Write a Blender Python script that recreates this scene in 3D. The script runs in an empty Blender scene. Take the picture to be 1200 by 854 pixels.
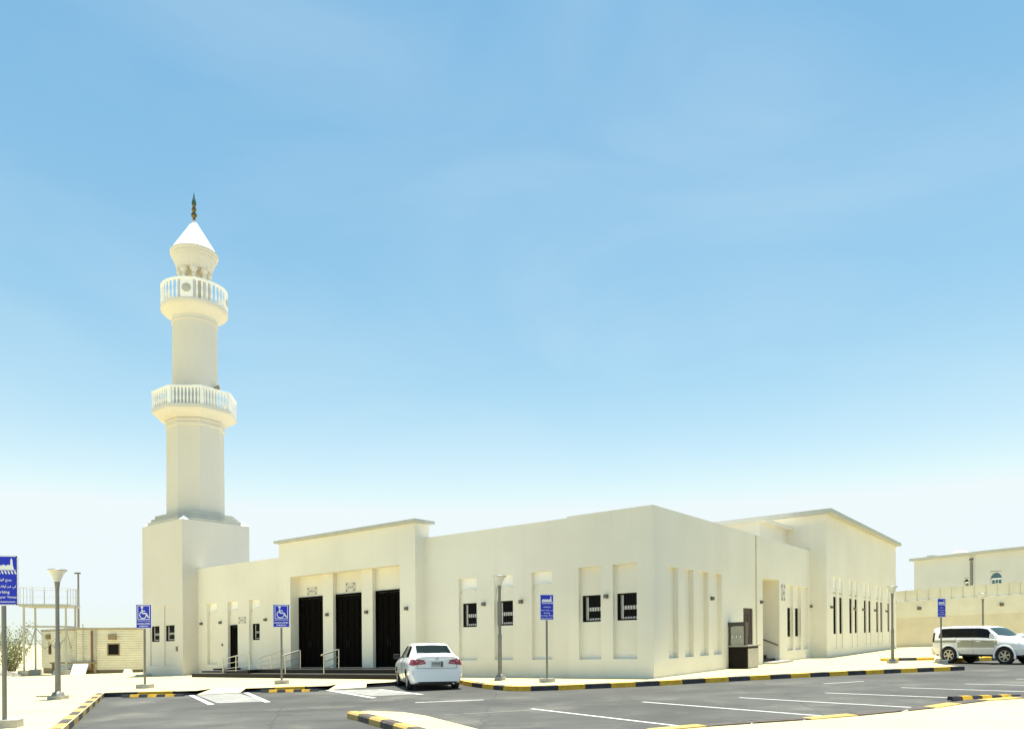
import bpy, bmesh, math, random
from mathutils import Vector, Matrix
random.seed(7)
SC = bpy.context.scene
COL = SC.collection
R = math.radians

# ------------------------------------------------------------------ camera, sky, sun, exposure
cam_d = bpy.data.cameras.new('camera')
cam = bpy.data.objects.new('camera', cam_d); COL.objects.link(cam)
cam_d.sensor_width = 36.0
cam_d.lens = 36.0 * 884.0 / 1200.0
cam_d.shift_y = 323.0 / 1200.0
cam_d.clip_start = 0.1; cam_d.clip_end = 6000
cam.location = (0, 0, 1.6)
cam.rotation_euler = (Matrix.Rotation(R(90), 3, 'X') @ Matrix.Rotation(R(-0.4), 3, 'Z')).to_euler()
SC.camera = cam

SUN_EL, SUN_ROT = R(84.5), R(31)
w = bpy.data.worlds.new('World'); SC.world = w; w.use_nodes = True
nt = w.node_tree
bg = nt.nodes['Background']
sky = nt.nodes.new('ShaderNodeTexSky'); sky.sky_type = 'NISHITA'
sky.sun_disc = False; sky.sun_elevation = SUN_EL; sky.sun_rotation = SUN_ROT
sky.altitude = 0; sky.air_density = 1.2; sky.dust_density = 0.0; sky.ozone_density = 0.0
# the hazy cyan desert sky: one colour response per channel, the same in every direction
EXPO = 1.1; SKY_S = 0.12
sep = nt.nodes.new('ShaderNodeSeparateColor'); com = nt.nodes.new('ShaderNodeCombineColor'); nt.links.new(sky.outputs[0], sep.inputs[0])
for i, (top, c0, gam, cap_) in enumerate(((.205, 1.60, 1.68, .87), (.475, 2.56, 1.06, .96), (.755, 4.40, .80, .985))):
    k = 1/(SKY_S*2**EXPO)
    pw = nt.nodes.new('ShaderNodeMath'); pw.operation = 'POWER'; nt.links.new(sep.outputs[i], pw.inputs[0]); pw.inputs[1].default_value = gam
    ml = nt.nodes.new('ShaderNodeMath'); ml.operation = 'MULTIPLY'; nt.links.new(pw.outputs[0], ml.inputs[0]); ml.inputs[1].default_value = k*top/c0**gam
    mn = nt.nodes.new('ShaderNodeMath'); mn.operation = 'MINIMUM'; nt.links.new(ml.outputs[0], mn.inputs[0]); mn.inputs[1].default_value = k*cap_
    nt.links.new(mn.outputs[0], com.inputs[i])
# faint cirrus veil
tcs = nt.nodes.new('ShaderNodeTexCoord'); mps = nt.nodes.new('ShaderNodeMapping'); mps.inputs['Scale'].default_value = (1.6, 2.0, 4.5); mps.inputs['Rotation'].default_value = (0, .25, 0)
nzs = nt.nodes.new('ShaderNodeTexNoise'); nzs.inputs['Scale'].default_value = 1.4; nzs.inputs['Detail'].default_value = 7; nzs.inputs['Distortion'].default_value = .6
mrs = nt.nodes.new('ShaderNodeMapRange'); mrs.inputs[1].default_value = .42; mrs.inputs[2].default_value = .78; mrs.inputs[3].default_value = .035; mrs.inputs[4].default_value = .24
nt.links.new(tcs.outputs['Generated'], mps.inputs[0]); nt.links.new(mps.outputs[0], nzs.inputs['Vector']); nt.links.new(nzs.outputs[0], mrs.inputs[0])
mxs = nt.nodes.new('ShaderNodeMix'); mxs.data_type = 'RGBA'; k = 1/(SKY_S*2**EXPO); mxs.inputs['B'].default_value = (.80*k, .93*k, .985*k, 1)
nt.links.new(mrs.outputs[0], mxs.inputs['Factor']); nt.links.new(com.outputs[0], mxs.inputs['A'])
nt.links.new(mxs.outputs['Result'], bg.inputs[0]); bg.inputs[1].default_value = SKY_S
sun_d = bpy.data.lights.new('sun', 'SUN'); sun_d.energy = 4.4; sun_d.angle = R(0.5); sun_d.color = (1, .96, .88)
sun = bpy.data.objects.new('sun', sun_d); COL.objects.link(sun)
sdir = Vector((math.sin(SUN_ROT)*math.cos(SUN_EL), math.cos(SUN_ROT)*math.cos(SUN_EL), math.sin(SUN_EL)))
sun.rotation_euler = sdir.to_track_quat('Z', 'Y').to_euler(); sun.location = (20, 30, 60)
vs = SC.view_settings
vs.view_transform = 'Standard'; vs.look = 'None'; vs.exposure = EXPO; vs.gamma = 1; vs.use_curve_mapping = False
SC.cycles.max_bounces = 8; SC.cycles.diffuse_bounces = 5

# ------------------------------------------------------------------ site frame
TH = 0.632                                   # the mosque is turned by this angle
CX, CY = 4.882, 26.0                         # its front corner
CT, ST = math.cos(TH), math.sin(TH)
GRADE = 0.021                                # the site rises gently to the right
def gz(x): return GRADE * x
def wl(a, b): return (CX + a*CT + b*ST, CY - a*ST + b*CT)

# ------------------------------------------------------------------ materials
def mat(name, col, rough=.7, var=.0, scale=4.0, bump=0., bscale=30., metal=0., col2=None, detail=4, spec=.5, stretch=None, streak=0.):
    m = bpy.data.materials.new(name); m.use_nodes = True
    n = m.node_tree.nodes; l = m.node_tree.links; p = n['Principled BSDF']
    p.inputs['Base Color'].default_value = (*col, 1); p.inputs['Roughness'].default_value = rough
    p.inputs['Metallic'].default_value = metal; p.inputs['Specular IOR Level'].default_value = spec
    tc = n.new('ShaderNodeTexCoord'); src = tc.outputs['Object']
    if stretch:
        mp = n.new('ShaderNodeMapping'); mp.inputs['Scale'].default_value = stretch
        l.new(src, mp.inputs[0]); src = mp.outputs[0]
    if var > 0 or col2:
        ns = n.new('ShaderNodeTexNoise'); ns.inputs['Scale'].default_value = scale; ns.inputs['Detail'].default_value = detail
        ns.inputs['Roughness'].default_value = .6
        l.new(src, ns.inputs['Vector'])
        r = n.new('ShaderNodeValToRGB'); r.color_ramp.elements[0].position = .32; r.color_ramp.elements[1].position = .68
        c2 = col2 or tuple(min(1, c*(1+var)) for c in col)
        c1 = col if col2 else tuple(c*(1-var) for c in col)
        r.color_ramp.elements[0].color = (*c1, 1); r.color_ramp.elements[1].color = (*c2, 1)
        l.new(ns.outputs[0], r.inputs[0]); l.new(r.outputs[0], p.inputs['Base Color'])
    if bump > 0:
        nb = n.new('ShaderNodeTexNoise'); nb.inputs['Scale'].default_value = bscale; nb.inputs['Detail'].default_value = 6
        l.new(src, nb.inputs['Vector'])
        b = n.new('ShaderNodeBump'); b.inputs['Strength'].default_value = bump; b.inputs['Distance'].default_value = .02
        l.new(nb.outputs[0], b.inputs['Height']); l.new(b.outputs[0], p.inputs['Normal'])
    return m

def plaster(name, col, dirt=(.40, .35, .26)):
    """painted render: large faint patches, fine sand grain, thin rain streaks and splash dirt low on the wall"""
    m = mat(name, col, .88, 0, bump=.12, bscale=60, spec=.25)
    n = m.node_tree.nodes; l = m.node_tree.links; p = n['Principled BSDF']
    tc = n.new('ShaderNodeTexCoord')
    n1 = n.new('ShaderNodeTexNoise'); n1.inputs['Scale'].default_value = .35; n1.inputs['Detail'].default_value = 5
    l.new(tc.outputs['Object'], n1.inputs['Vector'])
    mp = n.new('ShaderNodeMapping'); mp.inputs['Scale'].default_value = (2.2, 2.2, .12); l.new(tc.outputs['Object'], mp.inputs[0])
    n2 = n.new('ShaderNodeTexNoise'); n2.inputs['Scale'].default_value = 1.5; n2.inputs['Detail'].default_value = 6; l.new(mp.outputs[0], n2.inputs['Vector'])
    r1 = n.new('ShaderNodeMapRange'); r1.inputs[1].default_value = .35; r1.inputs[2].default_value = .7; r1.inputs[3].default_value = 0; r1.inputs[4].default_value = .15
    l.new(n1.outputs[0], r1.inputs[0])
    r2 = n.new('ShaderNodeMapRange'); r2.inputs[1].default_value = .55; r2.inputs[2].default_value = .8; r2.inputs[3].default_value = 0; r2.inputs[4].default_value = .06
    l.new(n2.outputs[0], r2.inputs[0])
    sx = n.new('ShaderNodeSeparateXYZ'); l.new(tc.outputs['Object'], sx.inputs[0])
    n3 = n.new('ShaderNodeTexNoise'); n3.inputs['Scale'].default_value = 1.3; n3.inputs['Detail'].default_value = 5; l.new(tc.outputs['Object'], n3.inputs['Vector'])
    ad = n.new('ShaderNodeMath'); ad.operation = 'MULTIPLY_ADD'; ad.inputs[1].default_value = -.7; l.new(n3.outputs[0], ad.inputs[0]); l.new(sx.outputs[2], ad.inputs[2])
    r3 = n.new('ShaderNodeMapRange'); r3.inputs[1].default_value = -.25; r3.inputs[2].default_value = .25; r3.inputs[3].default_value = .13; r3.inputs[4].default_value = 0
    l.new(ad.outputs[0], r3.inputs[0])
    s1 = n.new('ShaderNodeMath'); l.new(r1.outputs[0], s1.inputs[0]); l.new(r2.outputs[0], s1.inputs[1])
    s2 = n.new('ShaderNodeMath'); s2.use_clamp = True; l.new(s1.outputs[0], s2.inputs[0]); l.new(r3.outputs[0], s2.inputs[1])
    mx = n.new('ShaderNodeMix'); mx.data_type = 'RGBA'
    mx.inputs['A'].default_value = (*col, 1); mx.inputs['B'].default_value = (*dirt, 1)
    l.new(s2.outputs[0], mx.inputs['Factor']); l.new(mx.outputs['Result'], p.inputs['Base Color'])
    return m

WALL = plaster('cream render', (.815, .78, .665))
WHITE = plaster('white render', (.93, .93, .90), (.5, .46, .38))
MINW = plaster('minaret render', (.68, .65, .575))
CONE = mat('white cap paint', (.8, .79, .74), .6, .05, 2, .05)
TANW = mat('beige render', (.66, .595, .43), .9, .06, .8, .1)
TANL = mat('pale beige render', (.72, .68, .53), .9, .06, .8, .1)
VILW = plaster('villa render', (.64, .645, .61))
COPE = mat('grey stone cornice', (.47, .475, .42), .8, .08, 2, .1)
def sand():
    m = mat('pale compacted sand', (.60, .52, .275), .95, 0, .5, .5, 18, col2=(.48, .415, .225), detail=9)
    n = m.node_tree.nodes; l = m.node_tree.links; p = n['Principled BSDF']; src = p.inputs['Base Color'].links[0].from_socket
    tc = n.new('ShaderNodeTexCoord')
    for sc, det, lo, hi, amt, c in ((.9, 10, .60, .76, .55, (.33, .28, .18)), (14, 5, .66, .78, .7, (.24, .20, .14))):
        t = n.new('ShaderNodeTexNoise'); t.inputs['Scale'].default_value = sc; t.inputs['Detail'].default_value = det; t.inputs['Roughness'].default_value = .68; l.new(tc.outputs['Object'], t.inputs['Vector'])
        r = n.new('ShaderNodeMapRange'); r.inputs[1].default_value = lo; r.inputs[2].default_value = hi; r.inputs[4].default_value = amt; l.new(t.outputs[0], r.inputs[0])
        x = n.new('ShaderNodeMix'); x.data_type = 'RGBA'; l.new(r.outputs[0], x.inputs['Factor']); l.new(src, x.inputs['A']); x.inputs['B'].default_value = (*c, 1); src = x.outputs['Result']
    l.new(src, p.inputs['Base Color'])
    return m
SAND = sand()
PAVE = mat('cream concrete paving', (.61, .54, .34), .9, .06, 1.2, .15, 40)
CONC = mat('concrete block', (.42, .40, .34), .9, .15, 6, .3, 30)
YEL = mat('yellow kerb paint', (.66, .385, .025), .7, .22, 7, .25, 30)
BLK = mat('black kerb paint', (.030, .030, .038), .75, .5, 6, .25, 30)
YELF = mat('worn yellow kerb paint', (.48, .30, .06), .85, 0, 5, .3, 30, col2=(.50, .36, .13))
BLKF = mat('worn dark kerb paint', (.050, .042, .036), .85, 0, 5, .3, 30, col2=(.12, .10, .08))
RUB = mat('black rubber', (.03, .03, .03), .8, .2, 9)
LINE = mat('white road paint', (.70, .69, .64), .8, 0, 9, .1, 60, col2=(.46, .45, .40), detail=8)
BOXP = mat('worn white floor paint', (.34, .335, .29), .85, 0, 3, .1, 60, col2=(.20, .20, .18), detail=9)
GRAN = mat('black granite', (.012, .011, .011), .5, .3, 20, spec=.2)
GRANT = mat('dusty granite tread', (.075, .07, .06), .6, .25, 5)
DOOR = mat('dark stained timber', (.0022, .0016, .0014), .7, .4, 3, stretch=(6, 6, .5), spec=.04)
WOOD = mat('brown timber', (.040, .021, .015), .6, .4, 3, stretch=(6, 6, .5))
FRM = mat('black window frame', (.010, .008, .007), .6, spec=.15)
ALU = mat('grey aluminium sash', (.60, .59, .55), .5)
GLASS = mat('dark window glass', (.004, .004, .004), .12, spec=.12)
BRZ = mat('dark bronze frame', (.045, .038, .026), .4, spec=.2)
STEEL = mat('stainless steel', (.55, .54, .50), .28, metal=1.0)
STL2 = mat('brushed stainless sheet', (.42, .42, .40), .4, .08, 3, metal=.6)
POLE = mat('grey painted pole', (.21, .205, .185), .5, .12, 3, metal=.2)
POLD = mat('dark grey pole', (.13, .13, .12), .55, .12, 3)
SHADE = mat('opal lamp bowl', (.58, .59, .56), .35)
LAMPB = mat('grey wall lamp body', (.13, .125, .10), .5)
BLUE = mat('blue sign sheet', (.003, .022, .52), .35, spec=.4)
SWH = mat('white sign print', (.80, .82, .84), .4)
SPOLE = mat('galvanised sign post', (.20, .195, .17), .5, .1, 4, metal=.3)
GOLD = mat('dark gilded finial', (.15, .115, .04), .35, metal=.8)
TEAL = mat('green patina finial', (.06, .12, .09), .45, metal=.5)
INK = mat('plaque lettering', (.10, .095, .08), .6)
PLQ = mat('plaque stone', (.62, .60, .52), .6)
CARW = mat('white car paint', (.90, .90, .88), .22, spec=.55)
CARW.node_tree.nodes['Principled BSDF'].inputs['Coat Weight'].default_value = .6
CARB = mat('beige car paint', (.44, .43, .33), .3, metal=.2)
CARD = mat('olive decal', (.24, .23, .14), .4)
CGLS = mat('car glass', (.004, .005, .005), .06, spec=.2)
CGLT = mat('green tinted car glass', (.030, .050, .043), .06, spec=.45)
CGLC = mat('clear tinted car glass', (.02, .035, .03), .06, spec=.4); CGLC.node_tree.nodes['Principled BSDF'].inputs['Alpha'].default_value = .28
TYRE = mat('tyre rubber', (.018, .018, .018), .85)
RIM = mat('alloy rim', (.55, .55, .53), .3, metal=.8)
TRIM = mat('black car trim', (.015, .015, .015), .6)
REDL = mat('red tail lamp', (.22, .008, .045), .15, spec=.7)
REDP = mat('pale tail lamp lens', (.50, .16, .22), .15)
CHR = mat('chrome', (.75, .75, .75), .12, metal=1)
SEAT = mat('light seat fabric', (.62, .64, .58), .8)
CABW = mat('cream metal cladding', (.72, .68, .53), .6, .08, 1.5)
CABR = mat('red brown downpipe', (.20, .085, .045), .6)
CABT = mat('brown cabin trim', (.27, .21, .12), .7)
TOWR = mat('cream painted steel', (.44, .43, .36), .6, .08, 3)
LEAF = mat('dusty leaf', (.16, .19, .075), .7, 0, 2, col2=(.31, .32, .17))
BARK = mat('branch bark', (.20, .16, .10), .9)
DARKI = mat('dark opening', (.01, .01, .01), .9)
BOARD = mat('white debris board', (.72, .69, .60), .7, .08, 3)

def asphalt():
    m = mat('asphalt', (.085, .086, .080), .9, 0, 3, .5, 90)
    n = m.node_tree.nodes; l = m.node_tree.links; p = n['Principled BSDF']
    tc = n.new('ShaderNodeTexCoord')
    def noise(sc, det, lo, hi):
        t = n.new('ShaderNodeTexNoise'); t.inputs['Scale'].default_value = sc; t.inputs['Detail'].default_value = det; t.inputs['Roughness'].default_value = .62
        l.new(tc.outputs['Object'], t.inputs['Vector'])
        r = n.new('ShaderNodeMapRange'); r.inputs[1].default_value = lo; r.inputs[2].default_value = hi; l.new(t.outputs[0], r.inputs[0]); return r.outputs[0]
    def mix(a, b, f):
        x = n.new('ShaderNodeMix'); x.data_type = 'RGBA'; l.new(f, x.inputs['Factor'])
        for s, v in (('A', a), ('B', b)):
            if isinstance(v, tuple): x.inputs[s].default_value = (*v, 1)
            else: l.new(v, x.inputs[s])
        return x.outputs['Result']
    c = mix((.052, .052, .044), (.100, .099, .083), noise(.22, 8, .36, .64))
    c = mix(c, (.040, .040, .034), noise(1.1, 6, .56, .75))
    c = mix(c, (.18, .172, .135), noise(.45, 10, .54, .78))
    mp = n.new('ShaderNodeMapping'); mp.inputs['Rotation'].default_value = (0, 0, .45); mp.inputs['Scale'].default_value = (.10, 1.5, 1); l.new(tc.outputs['Object'], mp.inputs[0])
    tt = n.new('ShaderNodeTexNoise'); tt.inputs['Scale'].default_value = 1.6; tt.inputs['Detail'].default_value = 7; l.new(mp.outputs[0], tt.inputs['Vector'])
    tr_ = n.new('ShaderNodeMapRange'); tr_.inputs[1].default_value = .52; tr_.inputs[2].default_value = .75; tr_.inputs[4].default_value = .55; l.new(tt.outputs[0], tr_.inputs[0])
    c = mix(c, (.040, .039, .034), tr_.outputs[0])
    v = n.new('ShaderNodeTexVoronoi'); v.feature = 'DISTANCE_TO_EDGE'; v.inputs['Scale'].default_value = .16; l.new(tc.outputs['Object'], v.inputs['Vector'])
    vw = n.new('ShaderNodeTexNoise'); vw.inputs['Scale'].default_value = 1.2; vw.inputs['Detail'].default_value = 6; l.new(tc.outputs['Object'], vw.inputs['Vector'])
    va = n.new('ShaderNodeMix'); va.data_type = 'VECTOR'; va.inputs['Factor'].default_value = .25; l.new(tc.outputs['Object'], va.inputs['A']); l.new(vw.outputs['Color'], va.inputs['B']); l.new(va.outputs['Result'], v.inputs['Vector'])
    cr_ = n.new('ShaderNodeMapRange'); cr_.inputs[1].default_value = .0; cr_.inputs[2].default_value = .004; cr_.inputs[3].default_value = .5; cr_.inputs[4].default_value = 0; l.new(v.outputs['Distance'], cr_.inputs[0])
    c = mix(c, (.03, .03, .028), cr_.outputs[0])
    g = noise(45, 3, .45, .75)
    mm = n.new('ShaderNodeMath'); mm.operation = 'MULTIPLY'; mm.inputs[1].default_value = .35; l.new(g, mm.inputs[0])
    c = mix(c, (.115, .11, .09), mm.outputs[0])
    l.new(c, p.inputs['Base Color'])
    return m
ASPH = asphalt()

# ------------------------------------------------------------------ mesh builder
class MB:
    def __init__(s): s.v = []; s.f = []
    def poly(s, pts):
        n = len(s.v); s.v += [tuple(p) for p in pts]; s.f.append(tuple(range(n, n+len(pts))))
    def box(s, x0, x1, y0, y1, z0, z1):
        n = len(s.v)
        s.v += [(x0,y0,z0),(x1,y0,z0),(x1,y1,z0),(x0,y1,z0),(x0,y0,z1),(x1,y0,z1),(x1,y1,z1),(x0,y1,z1)]
        s.f += [(n,n+3,n+2,n+1),(n+4,n+5,n+6,n+7),(n,n+1,n+5,n+4),(n+1,n+2,n+6,n+5),(n+2,n+3,n+7,n+6),(n+3,n,n+4,n+7)]
    def obox(s, c, ux, hx, hy, z0, z1):
        """box centred at c (x,y) with its long side along unit vector ux"""
        n = len(s.v); vx = (-ux[1], ux[0])
        q = [(-hx,-hy),(hx,-hy),(hx,hy),(-hx,hy)]
        for z in (z0, z1):
            s.v += [(c[0]+a*ux[0]+b*vx[0], c[1]+a*ux[1]+b*vx[1], z) for a, b in q]
        s.f += [(n,n+3,n+2,n+1),(n+4,n+5,n+6,n+7),(n,n+1,n+5,n+4),(n+1,n+2,n+6,n+5),(n+2,n+3,n+7,n+6),(n+3,n,n+4,n+7)]
    def prism(s, pts, fn, d0, d1):
        """outline pts (p,q); fn(p,q,d) -> xyz"""
        n = len(s.v); k = len(pts)
        s.v += [tuple(fn(p, q, d0)) for p, q in pts] + [tuple(fn(p, q, d1)) for p, q in pts]
        s.f.append(tuple(range(n, n+k))); s.f.append(tuple(reversed(range(n+k, n+2*k))))
        for i in range(k):
            j = (i+1) % k; s.f.append((n+i, n+k+i, n+k+j, n+j))
    def tube(s, p0, p1, r0, r1=None, n=8, caps=True):
        r1 = r0 if r1 is None else r1
        p0 = Vector(p0); p1 = Vector(p1); d = (p1-p0).normalized()
        a = d.orthogonal().normalized(); b = d.cross(a)
        k = len(s.v)
        for p, r in ((p0, r0), (p1, r1)):
            for i in range(n):
                t = 2*math.pi*i/n; s.v.append(tuple(p + a*math.cos(t)*r + b*math.sin(t)*r))
        for i in range(n):
            j = (i+1) % n; s.f.append((k+i, k+j, k+n+j, k+n+i))
        if caps: s.f.append(tuple(reversed(range(k, k+n)))); s.f.append(tuple(range(k+n, k+2*n)))
    def path(s, pts, r, n=8):
        for a, b in zip(pts[:-1], pts[1:]): s.tube(a, b, r, r, n)
    def lathe(s, prof, n=32, cx=0, cy=0, ph=0., caps=True):
        k = len(s.v)
        for r, z in prof:
            for i in range(n):
                t = 2*math.pi*i/n + ph; s.v.append((cx+r*math.cos(t), cy+r*math.sin(t), z))
        for a in range(len(prof)-1):
            for i in range(n):
                j = (i+1) % n; s.f.append((k+a*n+i, k+a*n+j, k+(a+1)*n+j, k+(a+1)*n+i))
        if caps:
            s.f.append(tuple(reversed(range(k, k+n)))); m = k+(len(prof)-1)*n; s.f.append(tuple(range(m, m+n)))
    def xf(s, fn):
        s.v = [tuple(fn(*p)) for p in s.v]; return s
    def build(s, name, m, parent=None, frame=None, smooth=False, kind=None, weld=False):
        if frame == 'M': vv = [(x, y, z + GRADE*(CT*x + ST*y)) for x, y, z in s.v]
        elif frame == 'W': vv = [(x, y, z + GRADE*x) for x, y, z in s.v]
        else: vv = s.v
        me = bpy.data.meshes.new(name); me.from_pydata(vv, [], s.f)
        bm = bmesh.new(); bm.from_mesh(me)
        if weld: bmesh.ops.remove_doubles(bm, verts=bm.verts, dist=1e-4)
        bmesh.ops.recalc_face_normals(bm, faces=bm.faces)
        bm.to_mesh(me); bm.free()
        if smooth:
            me.shade_smooth()
            me.set_sharp_from_angle(angle=R(smooth if smooth is not True else 38))
        me.materials.append(m)
        o = bpy.data.objects.new(name, me); COL.objects.link(o)
        if parent is not None: o.parent = parent
        if kind: o['kind'] = kind
        return o

def thing(name, label, cat, loc, rz=0., group=None):
    o = bpy.data.objects.new(name, None); COL.objects.link(o); o.empty_display_size = .2
    o.location = loc; o.rotation_euler = (0, 0, rz); o['label'] = label; o['category'] = cat
    if group: o['group'] = group
    return o
def tag(o, label, cat, group=None):
    o['label'] = label; o['category'] = cat
    if group: o['group'] = group
    return o
def inst(src, parent, loc=(0,0,0), rz=0.):
    """another object on the same mesh"""
    o = src.copy(); COL.objects.link(o); o.parent = parent; o.location = loc; o.rotation_euler = (0, 0, rz); return o
def kids(o): return [c for c in bpy.data.objects if c.parent == o]
def copy_tree(o, parent=None):
    c = o.copy(); COL.objects.link(c)
    if parent is not None: c.parent = parent
    for ch in kids(o): copy_tree(ch, c)
    return c

# ------------------------------------------------------------------ lettering
AR = {'ا':(0xFE8D,0),'أ':(0xFE83,0),'ب':(0xFE8F,1),'ة':(0xFE93,0),'ت':(0xFE95,1),'ج':(0xFE9D,1),'ح':(0xFEA1,1),'خ':(0xFEA5,1),
      'د':(0xFEA9,0),'ذ':(0xFEAB,0),'ر':(0xFEAD,0),'ز':(0xFEAF,0),'س':(0xFEB1,1),'ش':(0xFEB5,1),'ص':(0xFEB9,1),'ط':(0xFEC1,1),
      'ع':(0xFEC9,1),'غ':(0xFECD,1),'ف':(0xFED1,1),'ق':(0xFED5,1),'ك':(0xFED9,1),'ل':(0xFEDD,1),'م':(0xFEE1,1),'ن':(0xFEE5,1),
      'ه':(0xFEE9,1),'و':(0xFEED,0),'ي':(0xFEF1,1),'ى':(0xFEEF,0)}
def arabic(s):
    out = []
    for i, ch in enumerate(s):
        if ch not in AR: out.append(ch); continue
        base, dual = AR[ch]
        prev = i > 0 and s[i-1] in AR and AR[s[i-1]][1]
        nxt = i+1 < len(s) and s[i+1] in AR and dual
        out.append(chr(base + (3 if prev and nxt else 2 if nxt else 1 if prev else 0)))
    return ''.join(reversed(out))
def text_mb(mb, s, cx, cz, width, height, y0, y1):
    """lettering facing -y, centred at (cx,cz), fitted into width x height"""
    c = bpy.data.curves.new('lettering', 'FONT'); c.body = s; c.resolution_u = 2; c.size = 1; c.offset = .012
    o = bpy.data.objects.new('lettering', c); COL.objects.link(o)
    dg = bpy.context.evaluated_depsgraph_get(); e = o.evaluated_get(dg); me = e.to_mesh()
    vs_ = [v.co.copy() for v in me.vertices]; fs = [tuple(p.vertices) for p in me.polygons]
    e.to_mesh_clear(); bpy.data.objects.remove(o); bpy.data.curves.remove(c)
    if not vs_: return
    x0 = min(v.x for v in vs_); x1 = max(v.x for v in vs_); z0 = min(v.y for v in vs_); z1 = max(v.y for v in vs_)
    sx = width/(x1-x0); sz = height/(z1-z0)
    n = len(mb.v)
    mb.v += [(cx+(v.x-(x0+x1)/2)*sx, y0, cz+(v.y-(z0+z1)/2)*sz) for v in vs_]
    mb.f += [tuple(i+n for i in f) for f in fs]

# ================================================================== GROUND
KL = [(3.2, -10.5), (-1.74, 0), (-9.26, 15.8), (-14.4, 26.6)]                 # left kerb line, bottom face
K2 = [(-14.4, 26.6), (-11.07, 26.45)]
K3 = [(-9.74, 27.05), (-6.63, 27.2)]
K4 = [(-5.43, 28.1), (-4.45, 28.76), (-2.9, 29.6), (-1.95, 28.6)]
K5 = [(-1.95, 28.6), (-1.75, 27.7), (-1.38, 26.6), (-.95, 25.5), (-.55, 24.65), (-.15, 24.0), (.15, 23.72), (.57, 23.58), (1.45, 23.62), (2.31, 23.81),
      (3.15, 23.98), (3.95, 24.2), (4.78, 24.46), (5.6, 24.8), (6.45, 25.18), (7.3, 25.52), (8.14, 25.85), (8.9, 26.12), (9.7, 26.42), (10.5, 26.7),
      (11.3, 26.95), (12.13, 27.2), (12.95, 27.42), (13.75, 27.62), (14.6, 27.82), (15.4, 28.02), (16.2, 28.2), (17.03, 28.38)]
END = [(17.03, 28.38), (16.98, 28.85), (17.25, 30.2), (18.0, 32.3), (19.5, 34.4), (23.0, 35.9), (33, 40.4), (60, 52), (110, 70)]
hole = KL + K2[1:] + [(-11.0, 27.7), (-9.8, 27.9)] + K3 + [(-6.55, 28.3), (-5.6, 29.0)] + K4 + K5[1:] + END[1:] + [(110, -10.5)]

def ground_with_hole():
    bm = bmesh.new()
    out = [(-1500, -300), (1500, -300), (1500, 2500), (-1500, 2500)]
    mid = [(-120, -60), (160, -60), (160, 200), (-120, 200)]
    for loop_pair in ((mid, hole),):
        for lp in loop_pair:
            vsx = [bm.verts.new((x, y, .15+gz(x))) for x, y in lp]
            for i in range(len(vsx)): bm.edges.new((vsx[i], vsx[(i+1) % len(vsx)]))
    bmesh.ops.triangle_fill(bm, edges=list(bm.edges), use_beauty=True)
    vm = [bm.verts.new((x, y, .15+gz(x))) for x, y in mid]; vo = [bm.verts.new((x, y, .15+gz(max(-120, min(160, x))))) for x, y in out]
    for i in range(4):
        j = (i+1) % 4; bm.faces.new((vm[i], vm[j], vo[j], vo[i]))
    bmesh.ops.recalc_face_normals(bm, faces=bm.faces)
    for f in bm.faces:
        if f.normal.z < 0: f.normal_flip()
    me = bpy.data.meshes.new('ground'); bm.to_mesh(me); bm.free(); me.materials.append(SAND)
    o = bpy.data.objects.new('ground', me); COL.objects.link(o); o['kind'] = 'structure'; return o
ground = ground_with_hole()
mb = MB()
for x0, x1, y0, y1 in ((-40, 170, -40, 110),): mb.poly([(x0, y0, 0), (x1, y0, 0), (x1, y1, 0), (x0, y1, 0)])
road = mb.build('asphalt_road', ASPH, None, 'W', kind='structure')
# dropped ramps between the kerbs
mb = MB()
for q in ([(-11.07,26.45),(-9.74,27.05),(-9.8,27.9),(-11.0,27.7)], [(-6.63,27.2),(-5.43,28.1),(-5.6,29.0),(-6.55,28.3)]):
    mb.poly([(q[0][0],q[0][1],.012),(q[1][0],q[1][1],.012),(q[2][0],q[2][1],.149),(q[3][0],q[3][1],.149)])
    mb.poly([(q[0][0],q[0][1],-.05),(q[0][0],q[0][1],.012),(q[3][0],q[3][1],.149),(q[3][0],q[3][1],-.05)])
    mb.poly([(q[1][0],q[1][1],-.05),(q[1][0],q[1][1],.012),(q[2][0],q[2][1],.149),(q[2][0],q[2][1],-.05)])
mb.build('pavement_ramp', PAVE, None, 'W', kind='structure')

# kerb stones, each its own piece of the pavement they edge
kerb = bpy.data.objects.new('kerb', None); COL.objects.link(kerb); kerb['kind'] = 'structure'
def stone(p, q, m, h0=.152, h1=.152, wdt=.22, side=1, base=-.04):
    """one bevelled kerb stone from p to q, its outer face on the line, body to the left (side=1)"""
    dx, dy = q[0]-p[0], q[1]-p[1]; L_ = math.hypot(dx, dy); ux, uy = dx/L_, dy/L_; nx, ny = -uy*side, ux*side
    g = .006; mb = MB()
    prof = [(0, base), (0, .11), (.035, 0), (wdt, 0), (wdt, base)]     # (inset, z or drop)
    rows = []
    for (c, e, h) in ((p, g, h0), (q, -g, h1)):
        row = []
        for i, (ins, z) in enumerate(prof):
            zz = z if i in (0, 4) else (h-.04 if i == 1 else h)
            row.append((c[0]+ux*e+nx*ins, c[1]+uy*e+ny*ins, zz + gz(c[0])))
        rows.append(row)
    n = len(mb.v); mb.v += rows[0]+rows[1]
    for i in range(4): mb.f.append((i, i+1, 5+i+1, 5+i))
    mb.f += [(4,3,2,1,0), (5,6,7,8,9)]
    return mb.build('kerb_stone', m, kerb)
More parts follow.
